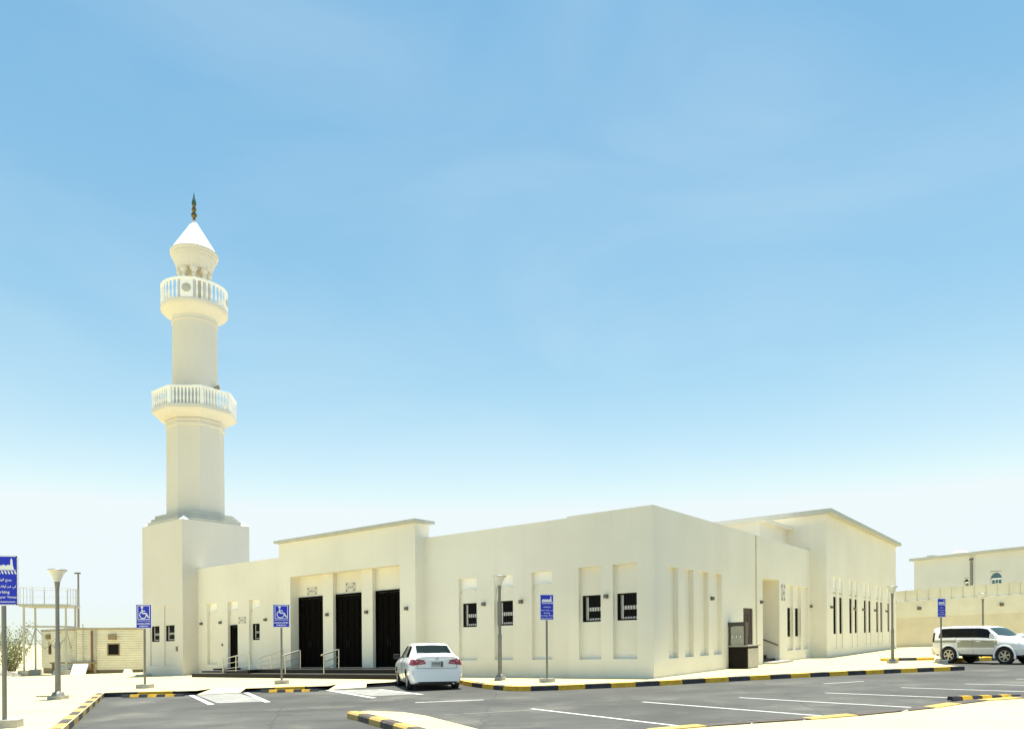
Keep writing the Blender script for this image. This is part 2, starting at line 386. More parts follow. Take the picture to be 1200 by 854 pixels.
def resample(pts, step):
    d = [0]
    for a, b in zip(pts[:-1], pts[1:]): d.append(d[-1]+math.hypot(b[0]-a[0], b[1]-a[1]))
    n = max(1, round(d[-1]/step)); out = []
    for k in range(n+1):
        s = d[-1]*k/n; i = max(j for j in range(len(d)-1) if d[j] <= s+1e-9); t = (s-d[i])/(d[i+1]-d[i])
        out.append((pts[i][0]+(pts[i+1][0]-pts[i][0])*t, pts[i][1]+(pts[i+1][1]-pts[i][1])*t))
    return out
def kerb_run(pts, step, mats, first=0, side=1, top=.156, **kw):
    p = resample(pts, step)
    for i in range(len(p)-1): stone(p[i], p[i+1], mats[(i+first) % 2], top, top, side=side, **kw)
kerb_run([(.9, -5.6), KL[1], KL[2], KL[3]], 1.12, (YELF, BLKF), 0, side=1)
# k2: black, yellow with stop in front, black sloping down
def split(a, b, ts): return [(a[0]+(b[0]-a[0])*t, a[1]+(b[1]-a[1])*t) for t in ts]
p = split(K2[0], K2[1], (0, .36, .74, 1))
stone(p[0], p[1], BLK, .156, .156); stone(p[1], p[2], YEL, .156, .156); stone(p[2], p[3], BLK, .156, .02)
p = split(K3[0], K3[1], (0, .38, .73, 1))
stone(p[0], p[1], BLK, .02, .156); stone(p[1], p[2], YEL, .156, .156); stone(p[2], p[3], BLK, .156, .02)
stone(K4[0], K4[1], BLK, .02, .156); stone(K4[1], K4[2], BLK, .156, .156); stone(K4[2], K4[3], YEL, .156, .156)
KS = [(-1.91, 28.4), (-1.44, 26.76), (-1.03, 25.7), (-0.63, 24.82), (-0.3, 24.24), (0.15, 23.72), (0.58, 23.58), (1.44, 23.62), (2.31, 23.81), (3.14, 23.98), (3.96, 24.2), (4.78, 24.46), (5.6, 24.8), (6.45, 25.18), (7.33, 25.53), (8.15, 25.85), (8.95, 26.14), (9.77, 26.44), (10.57, 26.72), (11.34, 26.96), (12.12, 27.2), (12.85, 27.39), (13.59, 27.58), (14.3, 27.75), (15.01, 27.92), (15.71, 28.09), (16.41, 28.24), (17.03, 28.38)]
for i in range(len(KS)-1): stone(KS[i], KS[i+1], YEL if i in (0, 2, 4, 5) or (i > 5 and i % 2 == 1) else BLK, .156, .156)
kerb_run([(17.2, 35.15), (19.4, 34.65)], .8, (YEL, BLK), 0, side=1, top=.29, base=.1)
kerb_run([(19.5, 34.4), (23.0, 35.9), (33, 40.4), (44, 45.1)], .9, (BLK, YEL), 0, side=1, top=.20)

# sand islands on the camera side of the parking rows
def island(pts, m, name, z=.13):
    mb = MB(); mb.prism(pts, lambda p, q, d: (p, q, d), -.03, z); return mb.build(name, m, None, 'W', kind='structure')
I1 = [(-3.62, 16.45), (-3.2, 15.75), (-2.35, 14.1), (1.4, 6.6), (2.4, 6.9), (-.5, 12.5), (-1.75, 15.25), (-2.35, 16.2), (-3.2, 16.75)]
island([(x+(.12 if i < 4 else 0), y) for i, (x, y) in enumerate(I1)], SAND, 'sand_island')
kerb_run([(-3.62, 16.5), (-3.2, 15.75), (-2.35, 14.1), (.9, 7.6)], .78, (YELF, BLKF), 0, side=1, top=.15)
I2 = [(.9, 11.6), (2.56, 12.85), (4.22, 13.35), (5.08, 13.6), (6.16, 14.0), (7.6, 14.7), (8.45, 15.16), (9.45, 16.0), (11.02, 16.5), (13.2, 17.2), (24, 20.5), (40, 24), (40, 2), (6, 2)]
island([(x, y-.30) for x, y in I2], SAND, 'sand_island', .05)
pts = [(2.2, 12.6)] + I2[1:11]
rs = resample(pts, 1.05); msq = [YELF, BLKF, BLKF, YELF, BLKF, BLKF, YELF, BLKF]
for i in range(len(rs)-1): stone(rs[i], rs[i+1], msq[i % 8], .075+.008*random.uniform(-1, 1), .075, .32, side=-1)

# painted bay lines and the hatched accessible bays, 4 mm above the asphalt
def line(p, q, wd=.10, name='parking_line', m=LINE, z=.004):
    dx, dy = q[0]-p[0], q[1]-p[1]; L_ = math.hypot(dx, dy); nx, ny = -dy/L_*wd/2, dx/L_*wd/2
    mb = MB(); mb.poly([(p[0]+nx,p[1]+ny,z),(q[0]+nx,q[1]+ny,z),(q[0]-nx,q[1]-ny,z),(p[0]-nx,p[1]-ny,z)])
    return mb.build(name, m, road, 'W')
for p, q in (((.44,17.54),(3.0,13.3)), ((3.19,18.55),(6.1,14.0)), ((5.71,19.0),(8.27,15.3)), ((8.17,19.71),(10.6,16.7)), ((10.71,20.78),(13.4,17.2)),
             ((12.9,21.5),(16.6,17.0)), ((15.3,22.9),(19.4,18.3)), ((17.8,24.3),(22,19.6))): line(p, q)
line((9.56,23.19),(11.07,23.76), .09); line((-2.62,20.3),(-.79,20.6), .13)
line((-1.5,16.6),(.44,17.2), .05, m=BOXP)
def quad(pts, m, name, z=.004):
    mb = MB(); mb.poly([(x, y, z) for x, y in pts]); return mb.build(name, m, road, 'W')
quad([(-11.0,26.3),(-9.75,26.8),(-7.35,22.5),(-8.75,22.3)], BOXP, 'painted_bay')
quad([(-6.6,27.0),(-4.75,26.7),(-3.0,23.7),(-4.3,23.3)], BOXP, 'painted_bay')
for a, b in (((-11.2,26.3),(-8.62,21.6)), ((-9.5,26.9),(-7.1,21.9)), ((-6.62,27.0),(-4.1,22.4)), ((-4.7,26.6),(-2.8,23.35)),): line(a, b, .17, z=.008)
line((-8.62,22.2),(-7.3,22.3), .1, z=.008)

# ================================================================== MOSQUE
mosque = thing('mosque', 'low flat roofed cream mosque with three tall dark portal doors and recessed niches', 'mosque', (CX, CY, gz(CX)), -TH)
def wallgrid(mb, M, u0, u1, z0, z1, holes):
    us = sorted({u0, u1, *[h[0] for h in holes], *[h[1] for h in holes]}); zs = sorted({z0, z1, *[h[2] for h in holes], *[h[3] for h in holes]})
    for a, b in zip(us[:-1], us[1:]):
        for c, d in zip(zs[:-1], zs[1:]):
            um, zm = (a+b)/2, (c+d)/2
            if any(h[0] < um < h[1] and h[2] < zm < h[3] for h in holes): continue
            mb.poly([M(a, c, 0), M(b, c, 0), M(b, d, 0), M(a, d, 0)])
def recess(mb, M, h, d0, d1, back=False):
    a, b, c, d = h
    mb.poly([M(a,c,d0),M(a,d,d0),M(a,d,d1),M(a,c,d1)]); mb.poly([M(b,c,d0),M(b,c,d1),M(b,d,d1),M(b,d,d0)])
    mb.poly([M(a,d,d0),M(b,d,d0),M(b,d,d1),M(a,d,d1)]); mb.poly([M(a,c,d0),M(a,c,d1),M(b,c,d1),M(b,c,d0)])
    if back: mb.poly([M(a,c,d1),M(b,c,d1),M(b,d,d1),M(a,d,d1)])
def FM(b0): return lambda u, z, d: (u, b0+d, z)           # front-facing plane at b0, depth goes in
def SM(a0): return lambda u, z, d: (a0-d, u, z)           # right-facing plane at a0
def cap(mb, M, u0, u1, zt, th=.3, zr=5.55):
    mb.poly([M(u0,zt,0),M(u1,zt,0),M(u1,zt,th),M(u0,zt,th)]); mb.poly([M(u0,zt,th),M(u1,zt,th),M(u1,zr,th),M(u0,zr,th)])

def arch_pts(a, b, z0, zs, zc, n=7):
    """outline of a panel from z0 up to a slightly pointed arch: springing zs, crown zc"""
    c = (a+b)/2; pts = [(a, z0), (b, z0)]
    for i in range(n+1):
        t = i/n; pts.append((b+(c-b)*(1-math.cos(t*math.pi/2)), zs+(zc-zs)*math.sin(t*math.pi/2)**.9))
    for i in range(n-1, -1, -1):
        t = i/n; pts.append((a+(c-a)*(1-math.cos(t*math.pi/2)), zs+(zc-zs)*math.sin(t*math.pi/2)**.9))
    return pts
def window(M, h, d, parent, bars=6, glass=GLASS, narrow=False):
    """frame > pane, sash, bars, standing in its recess at depth d"""
    a, b, c, e = h; t = .055 if not narrow else .04
    fb = MB()
    for q in ((a, a+t, c, e), (b-t, b, c, e), (a+t, b-t, c, c+t), (a+t, b-t, e-t, e)):
        fb.prism([(q[0],q[2]),(q[1],q[2]),(q[1],q[3]),(q[0],q[3])], M, d-(.02 if narrow else .05), d+.03)
    fr = fb.build('window', FRM if not narrow else BRZ, parent, 'M')
    pb = MB(); pb.poly([M(a,c,d+.02),M(b,c,d+.02),M(b,e,d+.02),M(a,e,d+.02)]); pb.build('pane', glass, fr, 'M')
    if not narrow:
        sb = MB(); w_ = b-a; H = e-c
        for q in ((a+.14*w_, a+.26*w_, c+t, e-t), (a+.26*w_, b-t, c+.40*H, c+.54*H), (a+.26*w_, b-t, c+t, c+.13*H)):
            sb.prism([(q[0],q[2]),(q[1],q[2]),(q[1],q[3]),(q[0],q[3])], M, d-.012, d+.018)
        sb.build('sash', ALU, fr, 'M')
        gb = MB()
        for i in range(1, bars+1):
            x = a+t+(b-a-2*t)*i/(bars+1); gb.prism([(x-.006,c+t),(x+.006,c+t),(x+.006,e-t),(x-.006,e-t)], M, d-.04, d-.022)
        gb.build('grille', FRM, fr, 'M')
    return fr
def niche(mb, M, h, depth, zs=None, zc=None, win=None, parent=None, narrow=False):
    wd_ = .045 if narrow else .07
    """recess in mb; with an arch: a proud arched panel and a white spandrel behind it"""
    if zs is None:
        recess(mb, M, h, 0, depth)
        wallgrid(mb, lambda u, z, d: M(u, z, d+depth), h[0], h[1], h[2], h[3], [win] if win else [])
        if win:
            recess(mb, M, win, depth, depth+.10); window(M, win, depth+wd_, parent, narrow=narrow)
        return
    recess(mb, M, h, 0, depth)
    pb = MB(); a, b, c, e = h; g = .002
    wt = win[3] if win else c
    pd = depth-.06
    if win:
        pm = lambda u, z, d: M(u, z, d+pd)
        wallgrid(pb, pm, a+g, b-g, c+g, win[3]+.25, [win]); recess(pb, M, win, pd, pd+.10)
        low = win[3]+.25
    else: low = c+g
    pb.prism(arch_pts(a+g, b-g, low, zs, zc), M, pd, pd+.058)
    pb.build('arch_panel', WALL, parent, 'M')
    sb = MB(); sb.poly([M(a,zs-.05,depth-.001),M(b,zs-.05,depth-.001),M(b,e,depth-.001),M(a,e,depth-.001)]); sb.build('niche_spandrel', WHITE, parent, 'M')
    if win: window(M, win, pd+wd_, parent, narrow=narrow)
    else: mb.poly([M(a,c,depth),M(b,c,depth),M(b,zs,depth),M(a,zs,depth)])
_lamp = None
def wall_lamp(M, u, z, parent):
    mb = MB()
    mb.prism([(u-.075,z-.07),(u+.075,z-.07),(u+.075,z+.08),(u-.075,z+.08)], M, -.02, 0)
    mb.prism([(u-.06,z-.06),(u+.06,z-.06),(u+.06,z+.07),(u-.06,z+.07)], M, -.13, -.02)
    o = mb.build('wall_lamp', LAMPB, parent, 'M')
    lb = MB(); lb.prism([(u-.05,z-.085),(u+.05,z-.085),(u+.05,z-.061),(u-.05,z-.061)], M, -.12, -.03); lb.build('lens', SHADE, o, 'M')
def plaque(M, a, b, c, e, parent, line1):
    mb = MB(); mb.prism([(a,c),(b,c),(b,e),(a,e)], M, -.025, -.002); o = mb.build('wall_plaque', PLQ, parent, 'M')
    ib = MB(); w_ = b-a; H = e-c; s = min(w_, H)*.30
    for cx, cz, sx, sz in ((a, c, 1, 1), (b, c, -1, 1), (a, e, 1, -1), (b, e, -1, -1)):
        for k in range(3):
            q = s*(1-.3*k); x0 = cx+sx*.05*w_; z0 = cz+sz*.05*H
            ib.prism([(x0+sx*(q-.03), z0), (x0+sx*q, z0), (x0, z0+sz*q), (x0, z0+sz*(q-.03))], M, -.030, -.0255)
    tb = MB(); text_mb(tb, arabic(line1), (a+b)/2, (c+e)/2, .66*w_, .34*H, 0, 0)
    n = len(ib.v); ib.v += [M(x, z, -.029) for x, _, z in tb.v]; ib.f += [tuple(i+n for i in f) for f in tb.f]
    ib.build('lettering', INK, o, 'M', kind='stuff')

# --- front right wing
ZP = 6.14
M = FM(.08); mb = MB()
hs = [(-8.83,-7.88,.84,4.2), (-6.98,-6.05,.84,4.2), (-5.16,-4.22,.84,4.2)]
wallgrid(mb, M, -10.74, -3.47, -.5, ZP-.04, hs)
niche(mb, M, hs[0], .2, 3.5, 3.78, (-8.72,-7.89,2.2,3.18), mosque)
niche(mb, M, hs[1], .2, 3.5, 3.78, (-6.93,-6.06,2.2,3.18), mosque)
niche(mb, M, hs[2], .2, 3.5, 3.78, None, mosque)
cap(mb, M, -10.74, -3.47, ZP-.04)
mb.build('wall', WALL, mosque, 'M', weld=True)
wall_lamp(M, -7.49, 3.09, mosque); wall_lamp(M, -5.64, 3.09, mosque)
# --- corner block: front and right faces
M = FM(0); mb = MB()
hs = [(-3.0,-2.07,.83,4.2), (-1.58,-.63,.83,4.2)]
wallgrid(mb, M, -3.47, 0, -.5, ZP, hs)
niche(mb, M, hs[0], .18, win=(-2.94,-2.09,2.2,3.17), parent=mosque); niche(mb, M, hs[1], .18, win=(-1.5,-.64,2.2,3.17), parent=mosque)
mb.poly([(-3.47,0,-.5),(-3.47,.08,-.5),(-3.47,.08,ZP),(-3.47,0,ZP)]); cap(mb, M, -3.47, 0, ZP)
S = SM(0)
hs = [(1.24,2.08,.79,4.09), (2.68,3.5,.79,4.09), (4.1,5.0,.79,4.09), (5.55,6.45,.79,4.09)]
wd = (9.02,10.31,.2,2.75)
wallgrid(mb, S, 0, 10.70, -.5, ZP, hs+[wd])
for h in hs: niche(mb, S, h, .18)
recess(mb, S, wd, 0, .12, True)
cap(mb, S, .3, 10.70, ZP)
mb.build('wall', WALL, mosque, 'M', weld=True)
wall_lamp(FM(0), -1.83, 3.08, mosque); wall_lamp(S, 5.27, 3.05, mosque)
def door(M, h, d, parent, m, leaves=2, name='door', rows=3):
    a, b, c, e = h; mb = MB(); t = .09
    for q in ((a, a+t, c, e), (b-t, b, c, e), (a+t, b-t, e-t, e)):
        mb.prism([(q[0],q[2]),(q[1],q[2]),(q[1],q[3]),(q[0],q[3])], M, d-.06, d)
    o = mb.build(name, m, parent, 'M')
    wl_ = (b-a-2*t)/leaves
    for k in range(leaves):
        x0 = a+t+k*wl_+.008; x1 = a+t+(k+1)*wl_-.008; lb = MB()
        lb.prism([(x0,c+.01),(x1,c+.01),(x1,e-t-.01),(x0,e-t-.01)], M, d-.035, d)
        zz = [c+.12 + (e-t-c-.24)*i/rows for i in range(rows+1)]
        for z0, z1 in zip(zz[:-1], zz[1:]):
            for xa, xb in ((x0+.08, (x0+x1)/2-.03), ((x0+x1)/2+.03, x1-.08)):
                if xb-xa < .06: continue
                lb.prism([(xa,z0+.05),(xb,z0+.05),(xb,z1-.05),(xa,z1-.05)], M, d-.055, d-.0355)
        lf = lb.build('door_leaf', m, o, 'M')
    hb = MB()
    for s in (-1, 1):
        xm = (a+b)/2+s*.07 if leaves == 2 else b-t-.1
        hb.prism([(xm-.015,c+.95),(xm+.015,c+.95),(xm+.015,c+1.3),(xm-.015,c+1.3)], M, d-.10, d-.056)
        if leaves == 1: break
    hb.build('handle', FRM, o, 'M')
    return o
door(S, wd, .11, mosque, WOOD, 2)
# --- right wall with the recessed stair entrance
S = SM(-.03); mb = MB()
dr = (11.78,14.35,.16,4.22)
hs = [(15.67,16.74,.68,4.06), (17.04,18.19,.68,4.06), (18.55,19.65,.68,4.06)]
wallgrid(mb, S, 10.70, 20.2, -.5, ZP, hs+[dr])
niche(mb, S, hs[0], .14, win=(15.72,16.70,1.39,2.9), parent=mosque, narrow=True)
niche(mb, S, hs[1], .14, win=(17.08,18.15,1.39,2.9), parent=mosque, narrow=True)
niche(mb, S, hs[2], .14)
recess(mb, S, dr, 0, 3.2, True); cap(mb, S, 10.70, 20.2, ZP)
mb.build('wall', WALL, mosque, 'M', weld=True)
wall_lamp(S, 11.47, 3.06, mosque); wall_lamp(S, 20.0, 3.03, mosque)
plaque(S, 14.66, 15.25, 3.2, 4.05, mosque, 'مدخل')
mb = MB(); mb.tube((.03,10.72,.2), (.03,10.72,ZP-.05), .035); mb.build('downpipe', TANW, mosque, 'M', True)
# stair in the entrance: flight climbs to the left into the building
for k in range(4):
    mb = MB(); mb.box(-.25-.42*(k+1) if k < 3 else -3.1, -.25-.42*k, 11.8+.02*k, 14.34, .16, .34+.17*k); mb.build('stair_step', GRAN, mosque, 'M')
mb = MB(); mb.box(-.24, .55, 11.72, 14.6, .1, .24); mb.build('entrance_slab', CONC, mosque, 'M')
mb = MB(); mb.path([(-.1,14.25,1.0),(-1.9,14.25,1.75),(-3.0,14.25,1.78)], .025); mb.tube((-.1,14.25,1.0),(-.1,14.34,.98),.018); mb.tube((-1.2,14.25,1.44),(-1.2,14.34,1.42),.018)
mb.build('stair_rail', WOOD, mosque, 'M')
# --- prayer hall
H0 = 8.12
mb = MB(); F = FM(20.2); S = SM(.8)
wallgrid(mb, F, -14, .8, -.5, H0, [])
pairs = [21.67, 23.1, 25.66, 27.12, 29.83, 31.26, 33.88, 35.34, 38.05, 39.5]
hs = [(b, b+.82, .6, 4.74) for b in pairs]
wallgrid(mb, S, 20.2, 41.6, -.5, H0, hs)
for h in hs: niche(mb, S, h, .10, 3.75, 4.05, (h[0]+.03, h[1]-.03, 1.45, 3.6), mosque, narrow=True)
mb.poly([(.8,41.6,-.5),(-14,41.6,-.5),(-14,41.6,H0),(.8,41.6,H0)]); mb.poly([(-14,41.6,-.5),(-14,20.2,-.5),(-14,20.2,H0),(-14,41.6,H0)])
mb.build('wall', WALL, mosque, 'M', weld=True)
for b in (21.06, 28.55, 29.36, 33.2, 37.3): wall_lamp(S, b if b != 28.55 else 26.85, 2.97, mosque)
mb = MB(); mb.box(-14.35, 1.15, 19.86, 41.95, H0, H0+.24); mb.build('roof', COPE, mosque, 'M')
mb = MB(); mb.box(-9, -1.28, 15.3, 20.195, 5.4, 7.38); mb.build('roof_room', WALL, mosque, 'M')
mb = MB(); mb.box(-9.3, -.98, 15.0, 20.19, 7.38, 7.55); mb.build('cornice', WALL, mosque, 'M')
# --- portal
BP = -.5; F = FM(BP); mb = MB(); op = (-19.1,-11.65,.3,5.0); PT = 6.68; DB = .05
wallgrid(mb, F, -19.97, -10.74, -.5, PT, [op]); recess(mb, F, op, 0, DB-BP, True)
mb.poly([(-10.74,BP,-.5),(-10.74,.08,-.5),(-10.74,.08,PT),(-10.74,BP,PT)]); mb.poly([(-10.74,.08,5.4),(-10.74,.39,5.4),(-10.74,.39,PT),(-10.74,.08,PT)])
mb.poly([(-19.97,BP,-.5),(-19.97,.08,-.5),(-19.97,.08,PT),(-19.97,BP,PT)]); mb.poly([(-19.97,.08,5.4),(-19.97,.39,5.4),(-19.97,.39,PT),(-19.97,.08,PT)])
mb.poly([(-19.97,.39,5.4),(-10.74,.39,5.4),(-10.74,.39,PT),(-19.97,.39,PT)])
mb.build('portal_wall', WALL, mosque, 'M', weld=True)
mb = MB(); mb.box(-20.15, -10.56, BP-.18, .56, PT+.04, PT+.16); mb.poly([(-20.15,BP-.18,PT+.04),(-19.97,BP,PT),(-10.74,BP,PT),(-10.56,BP-.18,PT+.04)]); mb.poly([(-10.56,BP-.18,PT+.04),(-10.74,BP,PT),(-10.74,.39,PT),(-10.56,.56,PT+.04)]); mb.build('cornice', COPE, mosque, 'M')
for a0, a1 in ((-17.08,-16.36), (-14.4,-13.69)):
    mb = MB(); mb.box(a0, a1, -.17, DB-.001, .5, 4.998); mb.build('pillar', WALL, mosque, 'M')
F2 = FM(0)
for a0, a1 in ((-19.09,-17.3), (-16.35,-14.58), (-13.66,-11.9)): door(F2, (a0, a1, .56, 4.0), DB-.004, mosque, DOOR, 2, rows=4)
plaque(FM(DB), -18.48, -17.76, 4.09, 4.46, mosque, 'مدخل الرجال'); plaque(FM(DB), -15.7, -15.05, 4.08, 4.5, mosque, 'المدخل')
P = FM(-.17); wall_lamp(P, -16.74, 3.06, mosque); wall_lamp(P, -14.05, 3.06, mosque); wall_lamp(FM(BP), -11.24, 3.08, mosque)
# --- left wing
F = FM(.08); mb = MB()
hs = [(-27.21,-26.26,.74,4.12), (-25.24,-24.33,.5,4.12), (-23.31,-22.39,.74,4.12)]
wallgrid(mb, F, -28.13, -19.97, -.5, ZP, hs)
niche(mb, F, hs[0], .2, 3.35, 3.7, None, mosque)
niche(mb, F, hs[1], .2, 3.35, 3.7, None, mosque)
niche(mb, F, hs[2], .2, 3.35, 3.7, (-23.2,-22.4,2.0,2.86), mosque)
cap(mb, F, -28.13, -19.97, ZP); mb.build('wall', WALL, mosque, 'M', weld=True)
door(F, (-25.12,-24.34,.55,2.85), .13, mosque, DOOR, 1, rows=3)
for a in (-27.72,-25.88,-21.85): wall_lamp(F, a, 3.02, mosque)
plaque(F, -24.21, -23.57, 2.9, 3.25, mosque, 'مدخل النساء')
mb = MB(); mb.prism([(-25.79,1.74),(-25.69,1.74),(-25.69,1.86),(-25.79,1.86)], F, -.04, 0); mb.build('bell_box', LAMPB, mosque, 'M')
# roof deck and the walls out of sight
mb = MB(); mb.box(-28.1, -.3, .40, 20.1, 5.3, 5.5); mb.build('roof', CONC, mosque, 'M')
mb = MB(); mb.box(-28.13, -27.88, 3.5, 20.3, -.5, 5.9); mb.box(-27.88, -14.01, 20.0, 20.3, -.5, 5.9); mb.build('wall', WALL, mosque, 'M')
# porch steps and ramp, black granite faces with dusty treads
def slab(a0, a1, b0, b1, z0, z1):
    mb = MB(); mb.box(a0, a1, b0, b1, z0, z1-.03); s = mb.build('porch_step', GRAN, mosque, 'M')
    tb = MB(); tb.box(a0-.02, a1+.02, b0-.03, b1, z1-.0295, z1); tb.build('tread', GRANT, s, 'M')
slab(-25.3, -9.9, -2.0, -1.3, .05, .36); slab(-20.4, -10.76, -1.55, -.3, .05, .55)
mb = MB(); mb.prism([(-22.6,.361),(-20.42,.361),(-20.42,.53)], lambda p, q, d: (p, d, q), -1.98, -.9); mb.build('ramp', GRAN, mosque, 'M')
slab(-25.55, -22.7, -1.28, .06, .05, .45); slab(-25.4, -24.1, -.7, .06, .4, .55)

# ================================================================== MINARET
mc = wl(-30.23, 1.29)
minaret = thing('minaret', 'tall cream minaret with two balconies and a white cone cap', 'minaret', (mc[0], mc[1], gz(mc[0])), -TH)
hb = 2.14; ZB = 8.88
mb = MB(); F = lambda u, z, d: (u, -hb+d, z)
hs = [(-1.33,-.30,.72,4.12), (.20,1.30,.72,4.12)]
wallgrid(mb, F, -hb, hb, -.5, ZB, hs)
for h, wn in zip(hs, ((-1.25,-.33,2.1,3.0), (.28,1.22,2.1,3.0))):
    recess(mb, F, h, 0, .06); wallgrid(mb, lambda u, z, d: F(u, z, .06), *h, [wn]); recess(mb, F, wn, .06, .16); window(F, wn, .13, minaret, 5)
for q in (((hb,-hb),(hb,hb)), ((hb,hb),(-hb,hb)), ((-hb,hb),(-hb,-hb))):
    mb.poly([(*q[0],-.5),(*q[1],-.5),(*q[1],ZB),(*q[0],ZB)])
mb.build('tower_base', MINW, minaret, 'M', weld=True)
mb = MB(); mb.prism([(1.45,1.52),(1.62,1.52),(1.62,1.78),(1.45,1.78)], F, -.03, 0); mb.build('meter_box', LAMPB, minaret, 'M')
mb = MB(); mb.box(-2.16,-1.2,-2.6,-2.15,-.3,.22); mb.build('plinth_step', CONC, minaret, 'M')
# octagonal plinth with sloping corner broaches
A8 = math.pi/8; k8 = 1/math.cos(A8)
def oct_ring(hf, c): return [(hf,-hf+c),(hf,hf-c),(hf-c,hf),(-hf+c,hf),(-hf,hf-c),(-hf,-hf+c),(-hf+c,-hf),(hf-c,-hf)]
mb = MB(); lv = [(2.125,.55,0),(2.125,.55,.16),(2.0,.60,.18),(2.0,.60,.34),(1.87,.66,.36),(1.87,.66,.54),(1.55,.9,.60)]
for hf, c, z in lv: mb.v += [(x, y, ZB+z-.003) for x, y in oct_ring(hf, c)]
for i in range(len(lv)-1):
    for j in range(8): mb.f.append((i*8+j, i*8+(j+1)%8, i*8+8+(j+1)%8, i*8+8+j))
mb.f.append(tuple(range(48, 56))); mb.build('plinth', COPE, minaret, 'M')
for sx, sy in ((1,1),(1,-1),(-1,1),(-1,-1)):
    mb = MB(); c = (sx*2.14, sy*2.14, ZB-.002); p = (sx*2.14, sy*1.56, ZB-.002); q = (sx*1.56, sy*2.14, ZB-.002); up = (sx*1.845, sy*1.845, ZB+.26)
    mb.poly([c, p, up]); mb.poly([c, up, q]); mb.poly([c, q, p]); mb.poly([p, q, up]); mb.build('broach', CONE, minaret, 'M')
r1 = 1.50*k8
mb = MB(); mb.lathe([(r1, ZB+.5), (r1*.985, 14.6)], 8, ph=A8); mb.build('lower_shaft', MINW, minaret, 'M')
mb = MB(); mb.lathe([(r1*.985, 14.55), (r1*1.035, 14.58), (r1*1.035, 14.68), (r1*1.0, 14.70), (r1*1.0, 14.80), (r1*1.045, 14.83), (r1*1.045, 14.92), (r1, 14.94), (r1*1.08, 15.0), (r1*1.26, 15.12), (2.17*k8, 15.32)], 8, ph=A8)
mb.build('corbel', MINW, minaret, 'M')
def balcony(z0, z1, rad, n, ph, nb, k, disc=False):
    """slab > top rail, balusters, newels"""
    mb = MB(); mb.lathe([(rad*k, z0), (rad*k*1.012, z0+.03), (rad*k*1.012, z0+.22), (rad*k*.985, z0+.25)], n, ph=ph)
    s = mb.build('balcony', MINW, minaret, 'M', smooth=(n > 12))
    zt = z1-.12
    tb = MB(); tb.lathe([(rad*k*.93, zt), (rad*k*1.01, zt), (rad*k*1.01, z1-.02), (rad*k*.99, z1), (rad*k*.93, z1), (rad*k*.93, zt)], n, ph=ph, caps=False); tb.build('top_rail', WHITE, s, 'M', smooth=(n > 12))
    bb = MB(); hgt = zt-z0-.25
    bb.lathe([(.055,0),(.055,.06*hgt),(.035,.12*hgt),(.062,.34*hgt),(.032,.62*hgt),(.045,.80*hgt),(.055,.86*hgt),(.055,hgt)], 8)
    first = None
    for i in range(nb):
        t = 2*math.pi*i/nb + ph
        if n == 8:
            if i % (nb//8) == 0: continue
            seg = i//(nb//8); f_ = (i % (nb//8))/(nb//8); t0 = seg*math.pi/4+ph; t1 = t0+math.pi/4; rr = rad*k*.965
            x = rr*(math.cos(t0)*(1-f_)+math.cos(t1)*f_); y = rr*(math.sin(t0)*(1-f_)+math.sin(t1)*f_)
        else:
            if disc and (i % (nb//4)) == 0: continue
            x = rad*.965*math.cos(t); y = rad*.965*math.sin(t)
        if first is None: first = bb.build('baluster', WHITE, s); first.location = (x, y, z0+.25+GRADE*(CT*x+ST*y))
        else: inst(first, s, (x, y, z0+.25+GRADE*(CT*x+ST*y)))
    for i in range(4 if disc else 8):
        t = i*(math.pi/2 if disc else math.pi/4) + ph; x = rad*k*.965*math.cos(t); y = rad*k*.965*math.sin(t); ux = (-math.sin(t), math.cos(t))
        nb_ = MB()
        if disc:
            nb_.obox((x, y), ux, .34, .05, z0+.25, zt)
            d_ = MB(); ca = Vector((math.cos(t), math.sin(t), 0))
            p0 = Vector((x, y, (z0+.25+zt)/2))
            d_.tube(p0+ca*.0505, p0+ca*.085, .26, .24, 20); d_.tube(p0+ca*.0855, p0+ca*.11, .15, .12, 16)
            nw = nb_.build('newel', WHITE, s, 'M'); d_.build('medallion', COPE, s, 'M')
        else:
            nb_.obox((x, y), ux, .09, .07, z0+.25, zt); nb_.build('newel', WHITE, s, 'M')
balcony(15.32, 16.60, 2.17, 8, A8, 72, k8)
mb = MB(); mb.lathe([(1.27, 15.57), (1.24, 20.75)], 40); mb.build('upper_shaft', MINW, minaret, 'M', True)
mb = MB(); mb.lathe([(1.24, 20.74), (1.29, 20.76), (1.29, 20.84), (1.25, 20.87), (1.26, 21.08), (1.36, 21.18), (1.56, 21.32), (1.76, 21.43), (1.80, 21.50)], 48); mb.build('corbel', MINW, minaret, 'M', 30)
balcony(21.50, 22.92, 1.84, 48, -math.pi/4, 40, 1.0, True)
# loudspeaker on the upper shaft
mb = MB(); sa = -67.3+36.2+55; ca, sa_ = math.cos(R(sa)), math.sin(R(sa))
mb.tube((1.2*ca, 1.2*sa_, 17.0), (1.32*ca, 1.32*sa_, 17.0), .05, .06, 10); mb.tube((1.32*ca, 1.32*sa_, 17.0), (1.52*ca, 1.52*sa_, 16.99), .06, .17, 16); mb.build('loudspeaker', CABT, minaret, 'M', 30)
